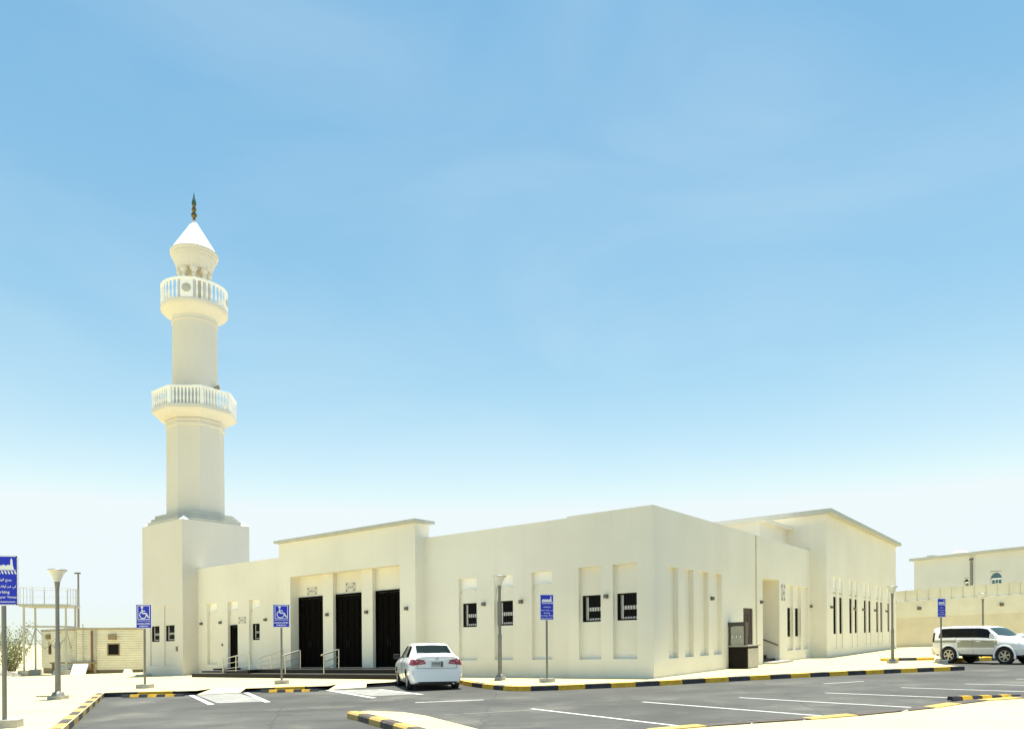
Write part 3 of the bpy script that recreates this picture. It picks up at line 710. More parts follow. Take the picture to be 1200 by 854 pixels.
# lantern
for i in range(8):
    t = i*math.pi/4+.2; x, y = .78*math.cos(t), .78*math.sin(t); mb = MB()
    mb.lathe([(.16,21.75),(.16,21.95),(.11,22.0),(.10,23.5),(.13,23.55),(.13,23.61),(.10,23.65),(.15,23.76),(.22,23.85),(.22,24.04)], 14, x, y); mb.build('lantern_column', MINW, minaret, 'M', 30)
mb = MB(); mb.lathe([(.36,21.75),(.36,24.06)], 20); mb.build('lantern_core', TANW, minaret, 'M', True)
mb = MB(); mb.lathe([(.90,24.02),(.97,24.04),(1.0,24.14),(1.06,24.32),(1.15,24.52),(1.22,24.68),(1.22,24.76),(1.28,24.78),(1.28,24.90),(1.335,24.93),(1.345,25.06),(1.30,25.10)], 48); mb.build('lantern_bowl', MINW, minaret, 'M', 25)
mb = MB(); mb.lathe([(1.30,25.09),(1.26,25.15),(.04,27.12)], 48); mb.build('cone_cap', CONE, minaret, 'M', 30)
mb = MB(); mb.lathe([(.06,27.05),(.10,27.14),(.06,27.22),(.15,27.32),(.17,27.42),(.12,27.53),(.05,27.58),(.12,27.66),(.14,27.74),(.10,27.83),(.05,27.88),(.11,27.94),(.12,28.0)], 16)
fin = mb.build('finial', GOLD, minaret, 'M', True)
mb = MB(); mb.lathe([(.12,28.0),(.135,28.12),(.06,28.42),(.01,28.75)], 16); mb.build('spike', TEAL, fin, 'M', True)

# ================================================================== BACKGROUND RIGHT: boundary wall and villa
X0, X1, YW = 24.5, 75.0, 61.0
def wz(x): return 4.69+(x-31.2)*.052 + (gz(0))                    # the wall steps up with the site
bw = thing('boundary_wall', 'long two tone beige boundary wall behind the parked off roader', 'wall', (31.2, YW, gz(31.2)))
mb = MB(); L0, L1 = X0-31.2, X1-31.2
sl = lambda x: GRADE*x
mb.v += []; 
def slope_box(mb, x0, x1, y0, y1, zb0, zb1, zt0, zt1):
    n = len(mb.v)
    mb.v += [(x0,y0,zb0),(x1,y0,zb1),(x1,y1,zb1),(x0,y1,zb0),(x0,y0,zt0),(x1,y0,zt1),(x1,y1,zt1),(x0,y1,zt0)]
    mb.f += [(n,n+3,n+2,n+1),(n+4,n+5,n+6,n+7),(n,n+1,n+5,n+4),(n+1,n+2,n+6,n+5),(n+2,n+3,n+7,n+6),(n+3,n,n+4,n+7)]
lo = lambda x: 2.52+.019*x+sl(x); hi = lambda x: 3.86+.032*x+sl(x); tp = lambda x: 4.69+.052*x+sl(x)
slope_box(mb, L0, L1, 0, .3, -.6+sl(L0), -.6+sl(L1), lo(L0), lo(L1)); mb.build('lower_band', TANW, bw)
mb = MB(); slope_box(mb, L0, L1, -.03, .3, lo(L0)+.002, lo(L1)+.002, hi(L0), hi(L1)); mb.build('upper_band', TANL, bw)
x = L0
while x < L1-1.5:
    mb = MB(); slope_box(mb, x+.032, x+.90, .10, .28, hi(x)+.002, hi(x+.93)+.002, tp(x), tp(x+.93))
    mb.build('parapet_panel', TANL, bw)
    mb = MB(); slope_box(mb, x+.15, x+.72, -.02, .095, hi(x+.15)+.003, hi(x+.72)+.003, hi(x+.15)+.05, hi(x+.72)+.05); mb.build('sill', WHITE, bw)
    mb = MB(); slope_box(mb, x-.03, x+.03, .02, .30, hi(x)+.002, hi(x)+.002, tp(x)+.03, tp(x)+.03); mb.build('parapet_post', TANL, bw)
    x += .93
for px_ in (1.7, 8.35):
    mb = MB(); mb.box(px_-.12, px_+.12, -.22, -.031, 3.1+sl(px_)+.02*px_, 3.36+sl(px_)+.02*px_); mb.build('wall_lamp', LAMPB, bw)

v0 = Vector((48.02, 90.0)); v1 = Vector((56.6, 73.7)); vd = (v1-v0).normalized(); vn = Vector((-vd.y, vd.x))   # facade line, left end first
if vn.x < 0: vn = -vn
villa = thing('villa', 'pale flat roofed villa rising behind the beige boundary wall', 'villa', (v0.x, v0.y, gz(v0.x)), math.atan2(vd.y, vd.x))
# local: x along the facade to the right, y into the building
VZ = 10.0
def VM(u, z, d): return (u, d, z)
LV = 34.0
mb = MB()
pA = v0.x
whole = [(5.95,6.52,4.6,7.25), (9.05,10.25,4.6,7.7)]
wallgrid(mb, VM, 0, 7.5, -1, VZ-.3, [whole[0]]); recess(mb, VM, whole[0], 0, .25)
M2 = lambda u, z, d: (u, d-.35, z)
wallgrid(mb, M2, 7.5, LV, -1, VZ-.3, [whole[1]]); recess(mb, M2, whole[1], 0, .25)
mb.poly([(7.5,0,-1),(7.5,-.35,-1),(7.5,-.35,VZ-.3),(7.5,0,VZ-.3)])
mb.poly([(0,0,-1),(0,14,-1),(0,14,VZ-.3),(0,0,VZ-.3)]); mb.poly([(0,14,-1),(LV,14,-1),(LV,14,VZ-.3),(0,14,VZ-.3)]); mb.poly([(LV,14,-1),(LV,-.35,-1),(LV,-.35,VZ-.3),(LV,14,VZ-.3)])
mb.build('wall', VILW, villa, weld=True)
mb = MB(); mb.box(-.35, 7.3, -.4, 14.3, VZ-.3, VZ); mb.box(7.3, LV, -.75, 14.3, VZ-.3, VZ+.0); mb.build('cornice', COPE, villa)
def arch_win(M, u0, u1, z0, zs, parent, glass, band):
    c = (u0+u1)/2; r = (u1-u0)/2
    arc = [(c+r*math.cos(t), zs+r*math.sin(t)) for t in [math.pi*i/12 for i in range(13)]]
    # wall infill above the arch, inside the square opening
    mb = MB()
    top = zs+r+.12
    outer = [(u1, zs), (u1, top), (u0, top), (u0, zs)]
    mb.prism([(u1-.0, zs)]+[(u1, top), (u0, top), (u0, zs)]+list(reversed(arc))[1:-1], M, .001, .2); f = mb.build('window', VILW, parent)
    gb = MB(); gb.prism([(u0,z0),(u1,z0)]+arc, M, .18, .22); gb.build('pane', glass, f)
    bb = MB()
    for q in ((u0, u1, zs-.16, zs+.02), (u0, u0+.1, z0, zs), (u1-.1, u1, z0, zs), (c-.32*r, c-.26*r, z0, zs), (c+.26*r, c+.32*r, z0, zs)):
        bb.prism([(q[0],q[2]),(q[1],q[2]),(q[1],q[3]),(q[0],q[3])], M, .13, .175)
    bb.build('sash', band, f)
VBL = mat('teal tinted glass', (.05, .13, .17), .15)
arch_win(VM, 5.95, 6.52, 4.6, 6.80, villa, GLASS, WHITE)
arch_win(M2, 9.05, 10.25, 4.6, 6.93, villa, VBL, SWH)
mb = MB(); mb.prism([(6.72,3),(6.96,3),(6.96,9.0),(6.72,9.0)], VM, -.12, -.002); mb.build('duct', POLE, villa)
mb = MB(); mb.prism([(6.68,9.1),(7.0,9.1),(7.0,9.35),(6.68,9.35)], VM, -.2, -.002); mb.build('duct_head', LAMPB, villa)
mb = MB(); mb.lathe([(.8, VZ), (.8, VZ+.25), (.68, VZ+.4), (.4, VZ+.52), (.1, VZ+.56)], 20, 4.6, 1.6); mb.build('roof_dome', TANL, villa, None, True)
mb = MB(); mb.box(1.2, 2.0, .6, 1.5, VZ, VZ+.25); mb.build('roof_box', COPE, villa)

# ================================================================== BACKGROUND LEFT: cabin, water tower stand, bush, debris
def at(x, y, z=.15): return (x, y, gz(x)+z)
cA = Vector((-35.4, 56.8)); cM = Vector((-29.2, 50.6)); cB = Vector((-22.6, 51.4))
cabin = thing('site_cabin', 'cream clad portable site cabin with small dark windows left of the minaret', 'cabin', at(-29.6, 53.2))
ang0 = 0
def cab_wall(p, q, z0, z1, wins, name):
    """ribbed cladding wall from p to q (world xy), outer face on the right-hand side seen from the camera"""
    d = Vector(q)-Vector(p); L_ = d.length; d /= L_; n = Vector((d.y, -d.x))
    o0 = Vector(cabin.location[:2])
    def M(u, z, dd):
        w_ = Vector(p)+d*u-n*dd-o0; return (w_.x, w_.y, z)
    mb = MB(); nr = 17; hgt = (z1-z0)/nr
    holes = [(a, b, c, e) for a, b, c, e in wins]
    for i in range(nr):
        za, zb = z0+i*hgt, z0+(i+1)*hgt
        us = sorted({0, L_, *[h[0] for h in holes], *[h[1] for h in holes]})
        for a, b in zip(us[:-1], us[1:]):
            if any(h[0] < (a+b)/2 < h[1] and h[2] < (za+zb)/2 < h[3] for h in holes): continue
            prof = [(0, za), (-.035, za+.02), (-.035, zb-.03), (0, zb-.002)]
            for (d0, zz0), (d1, zz1) in zip(prof[:-1], prof[1:]):
                mb.poly([M(a, zz0, d0), M(b, zz0, d0), M(b, zz1, d1), M(a, zz1, d1)])
    mb.poly([M(0,z0,.12),M(L_,z0,.12),M(L_,z1,.12),M(0,z1,.12)]); mb.poly([M(0,z1,-.01),M(L_,z1,-.01),M(L_,z1,.12),M(0,z1,.12)])
    w_ = mb.build(name, CABW, cabin)
    for a, b, c, e in holes:
        c2 = z0+round((c-z0)/hgt)*hgt; e2 = z0+round((e-z0)/hgt)*hgt
        fb = MB(); t = .06
        for q_ in ((a,a+t,c2,e2),(b-t,b,c2,e2),(a+t,b-t,c2,c2+t),(a+t,b-t,e2-t,e2)):
            fb.prism([(q_[0],q_[2]),(q_[1],q_[2]),(q_[1],q_[3]),(q_[0],q_[3])], M, -.06, .05)
        fr = fb.build('window', CABT, cabin); gb = MB(); gb.poly([M(a,c2,.03),M(b,c2,.03),M(b,e2,.03),M(a,e2,.03)]); gb.build('pane', GLASS, fr)
        ab = MB(); ab.prism([(a+.15,e2+.25),(b-.2,e2+.25),(b-.2,e2+.62),(a+.15,e2+.62)], M, -.28, -.04); ab.build('air_conditioner', CABT, cabin)
    return M, L_
ZC0, ZC1 = .28, 3.02
Ma, La = cab_wall(cA, cM, ZC0, ZC1+.12, [(2.0,2.75,1.3,2.1)], 'side_wall')
Mb, Lb = cab_wall(cM, cB, ZC0, ZC1, [(1.95,2.75,1.3,2.05),(4.35,5.2,1.3,2.05)], 'front_wall')
o0 = Vector(cabin.location[:2])
def rel(p, z): return (p[0]-o0.x, p[1]-o0.y, z)
mb = MB(); back = [cA, cM, cB, cB+Vector((-2, 5.5)), cA+Vector((3.5, 4.5))]
ctr = sum(back, Vector((0, 0)))/5
for dz0, dz1, k in ((ZC1-.06, ZC1+.10, 1.015),):
    mb.prism([(ctr.x+(p.x-ctr.x)*k-o0.x, ctr.y+(p.y-ctr.y)*k-o0.y) for p in back], lambda p, q, d: (p, q, d), dz0, dz1)
mb.build('roof', mat('weathered roof edge', (.40,.35,.25), .8, .15, 3), cabin)
mb = MB(); mb.prism([(p.x*.985+ctr.x*.015-o0.x, p.y*.985+ctr.y*.015-o0.y) for p in back], lambda p, q, d: (p, q, d), -.1, ZC0); mb.build('skid_base', CABT, cabin)
for u, m_, r_ in ((1.0, CABR, .06), (1.24, TOWR, .04)):
    mb = MB(); p0 = Mb(u, .1, -.12); p1 = Mb(u, ZC1-.1, -.12); mb.tube(p0, p1, r_); mb.build('downpipe', m_, cabin)
mb = MB(); p0 = Mb(.46, .0, -.15); mb.tube(p0, (p0[0], p0[1], ZC1+.35), .035); mb.build('mast', TOWR, cabin)

tx, ty = -31.2, 51.0
tower = thing('tank_stand', 'tall cream steel stand with an empty railed platform beside the cabin', 'tank stand', at(tx, ty))
TR = .30; HX, HY = 1.22, 1.22
cr, sr = math.cos(TR), math.sin(TR)
def tr(x, y): return (x*cr-y*sr, x*sr+y*cr)
ZT = 4.55
legs = [(-HX,-HY), (HX,-HY), (HX,HY), (-HX,HY)]
for lx, ly in legs:
    a = tr(lx, ly); mb = MB(); mb.obox(a, (cr, sr), .05, .05, -.1, ZT); mb.build('leg', TOWR, tower)
    mb = MB(); mb.obox(a, (cr, sr), .3, .3, -.2, .35); mb.build('footing', CONC, tower)
mb = MB(); mb.obox((0,0), (cr, sr), HX+.25, HY+.25, ZT, ZT+.16); mb.build('platform', TOWR, tower)
for i in range(4):
    a = tr(*legs[i]); b = tr(*legs[(i+1)%4]); mb = MB()
    mb.tube((*a, 3.25), (*b, 3.25), .035); mb.build('cross_beam', TOWR, tower)
    mid = ((a[0]+b[0])/2, (a[1]+b[1])/2)
    for s in (a, b):
        mb = MB(); mb.tube((*s, 3.2), (*mid, 1.75), .03); mb.build('brace', TOWR, tower)
    la = tr(legs[i][0]*1.13, legs[i][1]*1.13); lb = tr(legs[(i+1)%4][0]*1.13, legs[(i+1)%4][1]*1.13)
    for k in range(4):
        t = k/4; q = (la[0]+(lb[0]-la[0])*t, la[1]+(lb[1]-la[1])*t)
        mb = MB(); mb.tube((*q, ZT+.16), (*q, ZT+1.25), .016, n=6); mb.build('rail_post', TOWR, tower)
    mb = MB(); mb.tube((*la, ZT+1.25), (*lb, ZT+1.25), .018); mb.tube((*la, ZT+.7), (*lb, ZT+.7), .010); mb.build('rail', TOWR, tower)
q = tr(HX+.32, .2); lad = MB()
for s in (-.2, .2): lad.tube((q[0]+s*sr*-1, q[1]+s*cr, 0), (q[0]+s*sr*-1, q[1]+s*cr, ZT+1.25), .025)
for k in range(15): lad.tube((q[0]+.2*sr, q[1]-.2*cr, .3+k*.36), (q[0]-.2*sr, q[1]+.2*cr, .3+k*.36), .014, n=5)
lad.build('ladder', TOWR, tower)

# bush
bx, by = -37.3, 56.0
bush = thing('bush', 'loose dusty green bush in front of the steel tank stand', 'bush', at(bx, by))
mb = MB(); rnd = random.Random(3); tips = []
for i in range(26):
    t = rnd.uniform(0, 6.283); lean = rnd.uniform(.1, .75); hgt = rnd.uniform(1.6, 3.7)
    p0 = Vector((rnd.uniform(-.3,.3), rnd.uniform(-.3,.3), 0)); p1 = p0+Vector((math.cos(t)*lean*.9, math.sin(t)*lean*.9, hgt*.5)); p2 = p1+Vector((math.cos(t+.4)*lean*1.1, math.sin(t+.4)*lean*1.1, hgt*.5))
    mb.tube(p0, p1, .035, .022, 5); mb.tube(p1, p2, .022, .008, 5); tips += [(p0, p1, p2)]
mb.build('stems', BARK, bush)
lb = MB()
for p0, p1, p2 in tips:
    for k in range(95):
        t = rnd.uniform(.25, 1.05); base = p1+(p2-p1)*(t*2-1) if t > .5 else p0+(p1-p0)*t*2
        c = base+Vector((rnd.gauss(0,.22), rnd.gauss(0,.22), rnd.gauss(0,.2))); s = rnd.uniform(.05,.11)
        a = Vector((rnd.gauss(0,1), rnd.gauss(0,1), rnd.gauss(0,1))).normalized(); b = a.orthogonal().normalized()
        lb.poly([c-a*s, c+b*s*.4, c+a*s, c-b*s*.4])
lb.build('foliage', LEAF, bush)

# scattered site debris
def board(name, label, cat, x, y, rz, L_, W_, tilt, m, z=.15, th=.05, group=None):
    mb = MB(); mb.box(-L_/2, L_/2, -.0, th, 0, W_); o = mb.build(name, m); o.location = at(x, y, z); o.rotation_euler = (-tilt, 0, rz); return tag(o, label, cat, group)
board('white_board', 'white board leaning in the rubble right of the lamp post', 'board', -28.7, 49.8, .1, .95, .85, .6, BOARD)
board('white_sheet', 'dirty white sheet propped behind the lamp post near the cabin', 'board', -30.3, 50.3, -.2, .9, .75, .5, BOARD)
mb = MB(); mb.box(-1.5,1.5,-.2,.2,.72,.82); mb.box(-1.45,-1.33,-.06,.06,0,.72); mb.box(1.33,1.45,-.06,.06,0,.72); mb.box(-1.3,1.3,-.04,.04,.3,.38)
o = mb.build('timber_trestle', CABT); o.location = at(-29.4, 50.6); tag(o, 'brown timber trestle standing among the white boards', 'trestle')
rnd = random.Random(11)
for i, (x, y, s) in enumerate(((-33.6,50.4,.5),(-34.8,51.6,.42),(-35.9,52.6,.45),(-32.2,49.0,.35),(-25.4,49.9,.42),(-36.8,54.2,.5))):
    mb = MB(); h_ = s*.55
    pts = [(s*(.75+rnd.random()*.35)*math.cos(k*1.047), s*(.6+rnd.random()*.35)*math.sin(k*1.047)) for k in range(6)]
    n = len(mb.v); mb.v += [(p, q, -.05) for p, q in pts]+[(p*.75, q*.7, h_*(.8+.4*rnd.random())) for p, q in pts]
    mb.f += [(0,1,2,3,4,5),(11,10,9,8,7,6)]+[(k, (k+1)%6, 6+(k+1)%6, 6+k) for k in range(6)]
    o = mb.build('rubble_block', CONC if i != 4 else BOARD); o.location = at(x, y)
    tag(o, ['concrete rubble block just right of the bush','concrete rubble block under the left side of the bush','small concrete rubble block at the edge of the bush','low concrete lump in front of the tank stand legs',
            'pale rubble block lying along the front of the cabin','concrete rubble block behind the bush by the left sign'][i], 'rubble', 'rubble lying by the cabin')
mb = MB(); mb.path([(0,0,.02),(.6,.05,.03),(1.3,-.05,.02)], .03, 5); o = mb.build('dry_stick', BARK); o.location = at(-15.9, 25.2); tag(o, 'dry stick lying on the sand left of the kerb', 'stick')

# loose stones strewn over the sand
rnd = random.Random(5); mb = MB()
def strew(n_, x0, x1, y0, y1, z, ok=lambda x, y: True):
    for _ in range(n_):
        x, y = rnd.uniform(x0, x1), rnd.uniform(y0, y1)
        if not ok(x, y): continue
        r_ = rnd.uniform(.012, .05)*(1 if rnd.random() < .9 else 1.8); k0 = len(mb.v); zz = z+gz(x)
        mb.v += [(x+r_*rnd.uniform(.7,1.2)*math.cos(t), y+r_*rnd.uniform(.7,1.2)*math.sin(t), zz-.004) for t in (0, 1.26, 2.51, 3.77, 5.03)]+[(x+rnd.uniform(-.3,.3)*r_, y+rnd.uniform(-.3,.3)*r_, zz+r_*.6)]
        mb.f += [(k0+i, k0+(i+1)%5, k0+5) for i in range(5)]
strew(420, 3.5, 14, 9, 15.6, .05, lambda x, y: y < 12.3+.38*(x-2))
strew(500, -22, -10.5, 14, 30, .15, lambda x, y: x < -9.26-(y-15.8)*.476-.5)
strew(500, -38, -22, 38, 54, .15)
strew(60, -2.6, .5, 9, 15.5, .13, lambda x, y: abs(x-(-3.0+(16.2-y)*.47)-.35) < .3)
mb.build('loose_stones', CONC, None, None, kind='stuff')

# far light mast
pole_y = 80.0; px_, py_ = -45.95, pole_y
mast = thing('light_mast', 'tall thin grey floodlight mast far behind the cabin', 'light mast', at(px_, py_))
mb = MB(); mb.tube((0,0,-.3), (0,0,9.8), .13, .09); mb.build('pole', POLE, mast)
mb = MB(); mb.box(-.35,.2,-.12,.12,9.78,9.93); mb.build('floodlight', LAMPB, mast)

# ================================================================== STREET LAMPS
def street_lamp(h):
    root = bpy.data.objects.new('street_lamp', None); COL.objects.link(root)
    mb = MB(); mb.box(-.215,.215,-.215,.215,-.1,.12); mb.build('concrete_base', CONC, root)
    mb = MB(); mb.lathe([(.19,.12),(.18,.16),(.13,.22),(.085,.26),(.075,1.55),(.078,1.6)], 20); mb.build('lower_pole', POLE, root, None, 30)
    mb = MB(); mb.lathe([(.082,1.6),(.082,1.72),(.058,1.84),(.055,h-.65),(.06,h-.55),(.085,h-.35)], 20); mb.build('upper_pole', POLE, root, None, 30)
    mb = MB(); mb.lathe([(.085,h-.36),(.10,h-.33),(.13,h-.24),(.18,h-.12),(.255,h-.02)], 28, caps=False); mb.lathe([(.08,h-.34),(.12,h-.23),(.17,h-.12),(.245,h-.02)], 28, caps=False); mb.build('lamp_bowl', SHADE, root, None, True)
    mb = MB(); mb.lathe([(.285,h-.02),(.29,h),(.24,h+.03),(.05,h+.04)], 28); mb.build('lamp_lid', STEEL, root, None, 25)
    for k in range(4):
        t = k*math.pi/2+.78; mb = MB(); mb.tube((.16*math.cos(t),.16*math.sin(t),.12),(.16*math.cos(t),.16*math.sin(t),.24),.018,n=6); mb.build('anchor_bolt', STEEL, root)
    return root
GL = 'street lamps with bowl shaped heads'
lamp0 = street_lamp(4.05)
spots = [(-14.27,23.69,1.0,'nearest street lamp, on the sand left of the minaret'), (-.45,27.8,.945,'street lamp in front of the wall between the white saloon and the mosque sign'),
         (16.59,32.89,.82,'street lamp at the far right end of the mosque wall'), (26.29,42.1,.82,'farthest street lamp, half hidden behind the white off roader')]
for i, (x, y, s, lb_) in enumerate(spots):
    o = lamp0 if i == 0 else copy_tree(lamp0)
    o.location = at(x, y); o.scale = (s, s, s); tag(o, lb_, 'street lamp', GL)

# ================================================================== SIGNS
def strip(pts, wd):
    """flat outline pieces (quads) along a polyline in the panel plane"""
    out = []
    for (a, b) in zip(pts[:-1], pts[1:]):
        dx, dz = b[0]-a[0], b[1]-a[1]; L_ = math.hypot(dx, dz) or 1; nx, nz = -dz/L_*wd/2, dx/L_*wd/2
        out.append([(a[0]+nx,a[1]+nz),(b[0]+nx,b[1]+nz),(b[0]-nx,b[1]-nz),(a[0]-nx,a[1]-nz)])
    return out
YF = -.045
def flat(mb, pts, y0=YF-.003, y1=YF+.001): mb.prism(pts, lambda p, q, d: (p, d, q), y0, y1)
def rounded(w_, h_, r, cz):
    pts = []
    for cx, cy, t0 in ((w_/2-r, cz+h_/2-r, 0), (-w_/2+r, cz+h_/2-r, 90), (-w_/2+r, cz-h_/2+r, 180), (w_/2-r, cz-h_/2+r, 270)):
        for k in range(5): t = R(t0+k*22.5); pts.append((cx+r*math.cos(t), cy+r*math.sin(t)))
    return pts
def sign_post(kind, hz, pw, ph, base_z=.16):
    root = bpy.data.objects.new('sign_post', None); COL.objects.link(root)
    mb = MB(); mb.box(-.28,.28,-.16,.16,-.1,base_z); mb.build('concrete_base', CONC, root)
    mb = MB(); mb.tube((0,0,base_z-.02),(0,0,hz-.06),.042,n=14); mb.build('post', SPOLE, root, None, True)
    cz = hz-ph/2
    mb = MB(); mb.prism(rounded(pw, ph, .05, cz), lambda p, q, d: (p, d, q), YF+.001, YF+.02); pan = mb.build('sign_panel', SWH, root)
    mb = MB(); mb.prism(rounded(pw-.05, ph-.05, .05, cz), lambda p, q, d: (p, d, q), YF-.002, YF+.0005); mb.build('blue_face', BLUE, pan)
    mb = MB(); X = pw/2; T = cz+ph/2
    YT = YF-.004
    def fl(pts): mb.prism(pts, lambda p, q, d: (p, d, q), YT, YF-.0015)
    if kind == 'access':
        s = .155*ph/.95*1.0; pz = cz+ph*.16; bw_, bh = pw*.74, ph*.56
        x0, x1, z0, z1 = -bw_/2, bw_/2, pz-bh/2, pz+bh/2
        for q in strip([(x0,z0),(x1,z0),(x1,z1),(x0,z1),(x0,z0)], .022): fl(q)
        u = bh/10
        hx, hz_ = x0+bw_*.36, z1-1.2*u
        fl([(hx+.95*u*math.cos(t), hz_+.95*u*math.sin(t)) for t in [k*math.pi/6 for k in range(12)]])
        for q in strip([(hx,hz_-1.3*u),(hx+.15*u,hz_-4.4*u),(hx+3.3*u,hz_-4.4*u),(hx+4.9*u,hz_-7.4*u),(hx+5.7*u,hz_-7.0*u)], .95*u): fl(q)
        for q in strip([(hx,hz_-2.7*u),(hx+2.4*u,hz_-2.7*u)], .7*u): fl(q)
        wc = (hx+.7*u, hz_-5.5*u)
        for q in strip([(wc[0]+2.6*u*math.cos(R(t)), wc[1]+2.6*u*math.sin(R(t))) for t in range(115, 372, 16)], .65*u): fl(q)
        text_mb(mb, arabic('مواقف ذوي الاحتياجات الخاصة'), 0, cz-ph*.185, pw*.84, ph*.075, YT, YT)
        text_mb(mb, 'HANDICAPPED', 0, cz-ph*.295, pw*.84, ph*.075, YT, YT); text_mb(mb, 'PARKING', 0, cz-ph*.40, pw*.56, ph*.07, YT, YT)
    else:
        zb_ = T-ph*.285
        # mosque outline with domes, and a pointed minaret at the right
        body = [(-X*.72, zb_), (X*.52, zb_), (X*.52, zb_+ph*.06)]
        for k in range(4):
            c_ = X*.52-(k+.5)*X*.30
            body += [(c_+X*.15*math.cos(t), zb_+ph*.065+ph*.035*math.sin(t)) for t in (.0, .7, 1.57, 2.4, 3.1)]
        body += [(-X*.72, zb_+ph*.05)]
        fl(body)
        fl([(X*.42, zb_-.0), (X*.74, zb_), (X*.66, zb_+ph*.08), (X*.63, zb_+ph*.19), (X*.57, zb_+ph*.235), (X*.51, zb_+ph*.19), (X*.49, zb_+ph*.08)])
        fl([(-X*.86, zb_-.012), (X*.86, zb_-.012), (X*.86, zb_-.004), (-X*.86, zb_-.004)])
        for k in range(8):
            x_ = -X*.72+k*X*.205
            fl([(x_, zb_-ph*.025), (x_+X*.10, zb_-ph*.025), (x_+X*.19, zb_-ph*.085), (x_+X*.09, zb_-ph*.085)])
        text_mb(mb, arabic('يمنع الوقوف'), 0, cz+ph*.005, pw*.56, ph*.075, YT, YT)
        text_mb(mb, arabic('في غير أوقات الصلاة'), 0, cz-ph*.12, pw*.86, ph*.085, YT, YT)
        text_mb(mb, 'Parking', 0, cz-ph*.235, pw*.44, ph*.07, YT, YT); text_mb(mb, 'For Prayer Times', 0, cz-ph*.335, pw*.88, ph*.06, YT, YT)
        for q in strip([(-X*.8+k*X*.1, cz-ph*.425+(.008 if k % 2 else -.004)) for k in range(17)], .012): fl(q)
    mb.build('pictogram_and_text', SWH, pan, kind='stuff')
    bb = MB()
    for sx in (-1, 1):
        for sz in (-1, 1): bb.tube((sx*(X-.03), YF-.012, cz+sz*(ph/2-.03)), (sx*(X-.03), YF+.002, cz+sz*(ph/2-.03)), .016, n=8)
    bb.build('corner_bolts', RUB, pan)
    return root
def put(o, x, y, rz, lb_, s=1.0, grp=None):
    o.location = at(x, y); o.rotation_euler = (0, 0, rz); o.scale = (s, s, s); tag(o, lb_, 'sign', grp)
GP = 'blue prayer time parking signs'; GA = 'blue accessible parking signs'
sA = sign_post('access', 3.24, .66, .94); put(sA, -14.2, 29.16, R(-8), 'blue wheelchair sign standing in front of the minaret', 1.0, GA)
sB = copy_tree(sA); put(sB, -9.02, 29.51, R(20), 'blue wheelchair sign in front of the dark portal doors', .96, GA)
sC = sign_post('prayer', 3.42, .56, 1.0); put(sC, -10.1, 15.0, R(12), 'large blue mosque parking sign cut off at the left edge', 1.0, GP)
sD = copy_tree(sC); put(sD, 1.18, 25.57, R(14), 'blue mosque parking sign in front of the pale wall near the corner', .87, GP)
sE = copy_tree(sC); put(sE, 17.97, 31.59, R(18), 'blue mosque parking sign beside the white off roader', .79, GP)

# ================================================================== WHEEL STOPS, HANDRAILS, COOLER
def wheel_stop(p, q, lb_):
    dx, dy = q[0]-p[0], q[1]-p[1]; L_ = math.hypot(dx, dy)
    root = thing('wheel_stop', lb_, 'wheel stop', at((p[0]+q[0])/2, (p[1]+q[1])/2, 0), math.atan2(dy, dx), 'black and yellow rubber wheel stops')
    n = 7; prof = [(-.09,0),(-.06,.085),(.06,.085),(.09,0)]
    for k in range(n):
        x0 = -L_/2+L_*k/n; x1 = x0+L_/n-.003; mb = MB()
        if k in (1, 3, 5): mb.prism([(a*1.02, b*1.03) for a, b in prof], lambda y, z, d: (d, y, z), x0, x1); mb.build('yellow_block', YEL, root)
        else: mb.prism(prof, lambda y, z, d: (d, y, z), x0, x1); mb.build('rubber_block', RUB, root)
    return root
wheel_stop((-13.45,26.0), (-11.3,25.95), 'rubber wheel stop in front of the kerb left of the accessible bay')
wheel_stop((-8.85,26.6), (-6.85,26.65), 'rubber wheel stop in front of the kerb below the portal sign')
wheel_stop((9.6,16.55), (11.4,17.0), 'rubber wheel stop by the sand island at lower right')

def handrail(a, b, da, db, L_, h0, h1, zb0, zb1, lb_, mid=1):
    """stainless rail from mosque-frame point (a,b) going L_ along (da,db); posts from zb to h"""
    x, y = wl(a, b); root = thing('handrail', lb_, 'handrail', at(x, y, 0), 0, 'stainless handrails on the porch')
    wx = da*CT+db*ST; wy = -da*ST+db*CT
    P_ = lambda t, z: (wx*L_*t, wy*L_*t, z+gz(wx*L_*t))
    for t in [i/(mid+1) for i in range(mid+2)]:
        mb = MB(); mb.tube(P_(t, zb0+(zb1-zb0)*t), P_(t, h0+(h1-h0)*t), .026, n=10); mb.build('post', STEEL, root, None, True)
    for f_, nm, r in ((1.0, 'top_rail', .03), (.62, 'mid_rail', .016), (.28, 'low_rail', .016)):
        mb = MB(); za = zb0+(h0-zb0)*f_; zb_ = zb1+(h1-zb1)*f_; e0 = -.14/L_ if f_ == 1 else 0
        mb.tube(P_(e0, za+(zb_-za)*e0), P_(1, zb_), r, n=10); mb.build(nm, STEEL, root, None, True)
handrail(-22.6, -1.92, 1, 0, 2.2, 1.08, 1.36, .36, .53, 'longer steel handrail rising along the left ramp of the porch')
handrail(-20.2, -1.45, 1, 0, 1.75, 1.1, 1.45, .55, .55, 'steel handrail between the left ramp and the portal')
handrail(-17.6, -1.95, 0, 1, .85, 1.22, 1.42, .36, .55, 'short steel handrail in front of the left portal door', 0)
handrail(-14.9, -1.95, 0, 1, .85, 1.22, 1.42, .36, .55, 'short steel handrail in front of the middle portal door', 0)

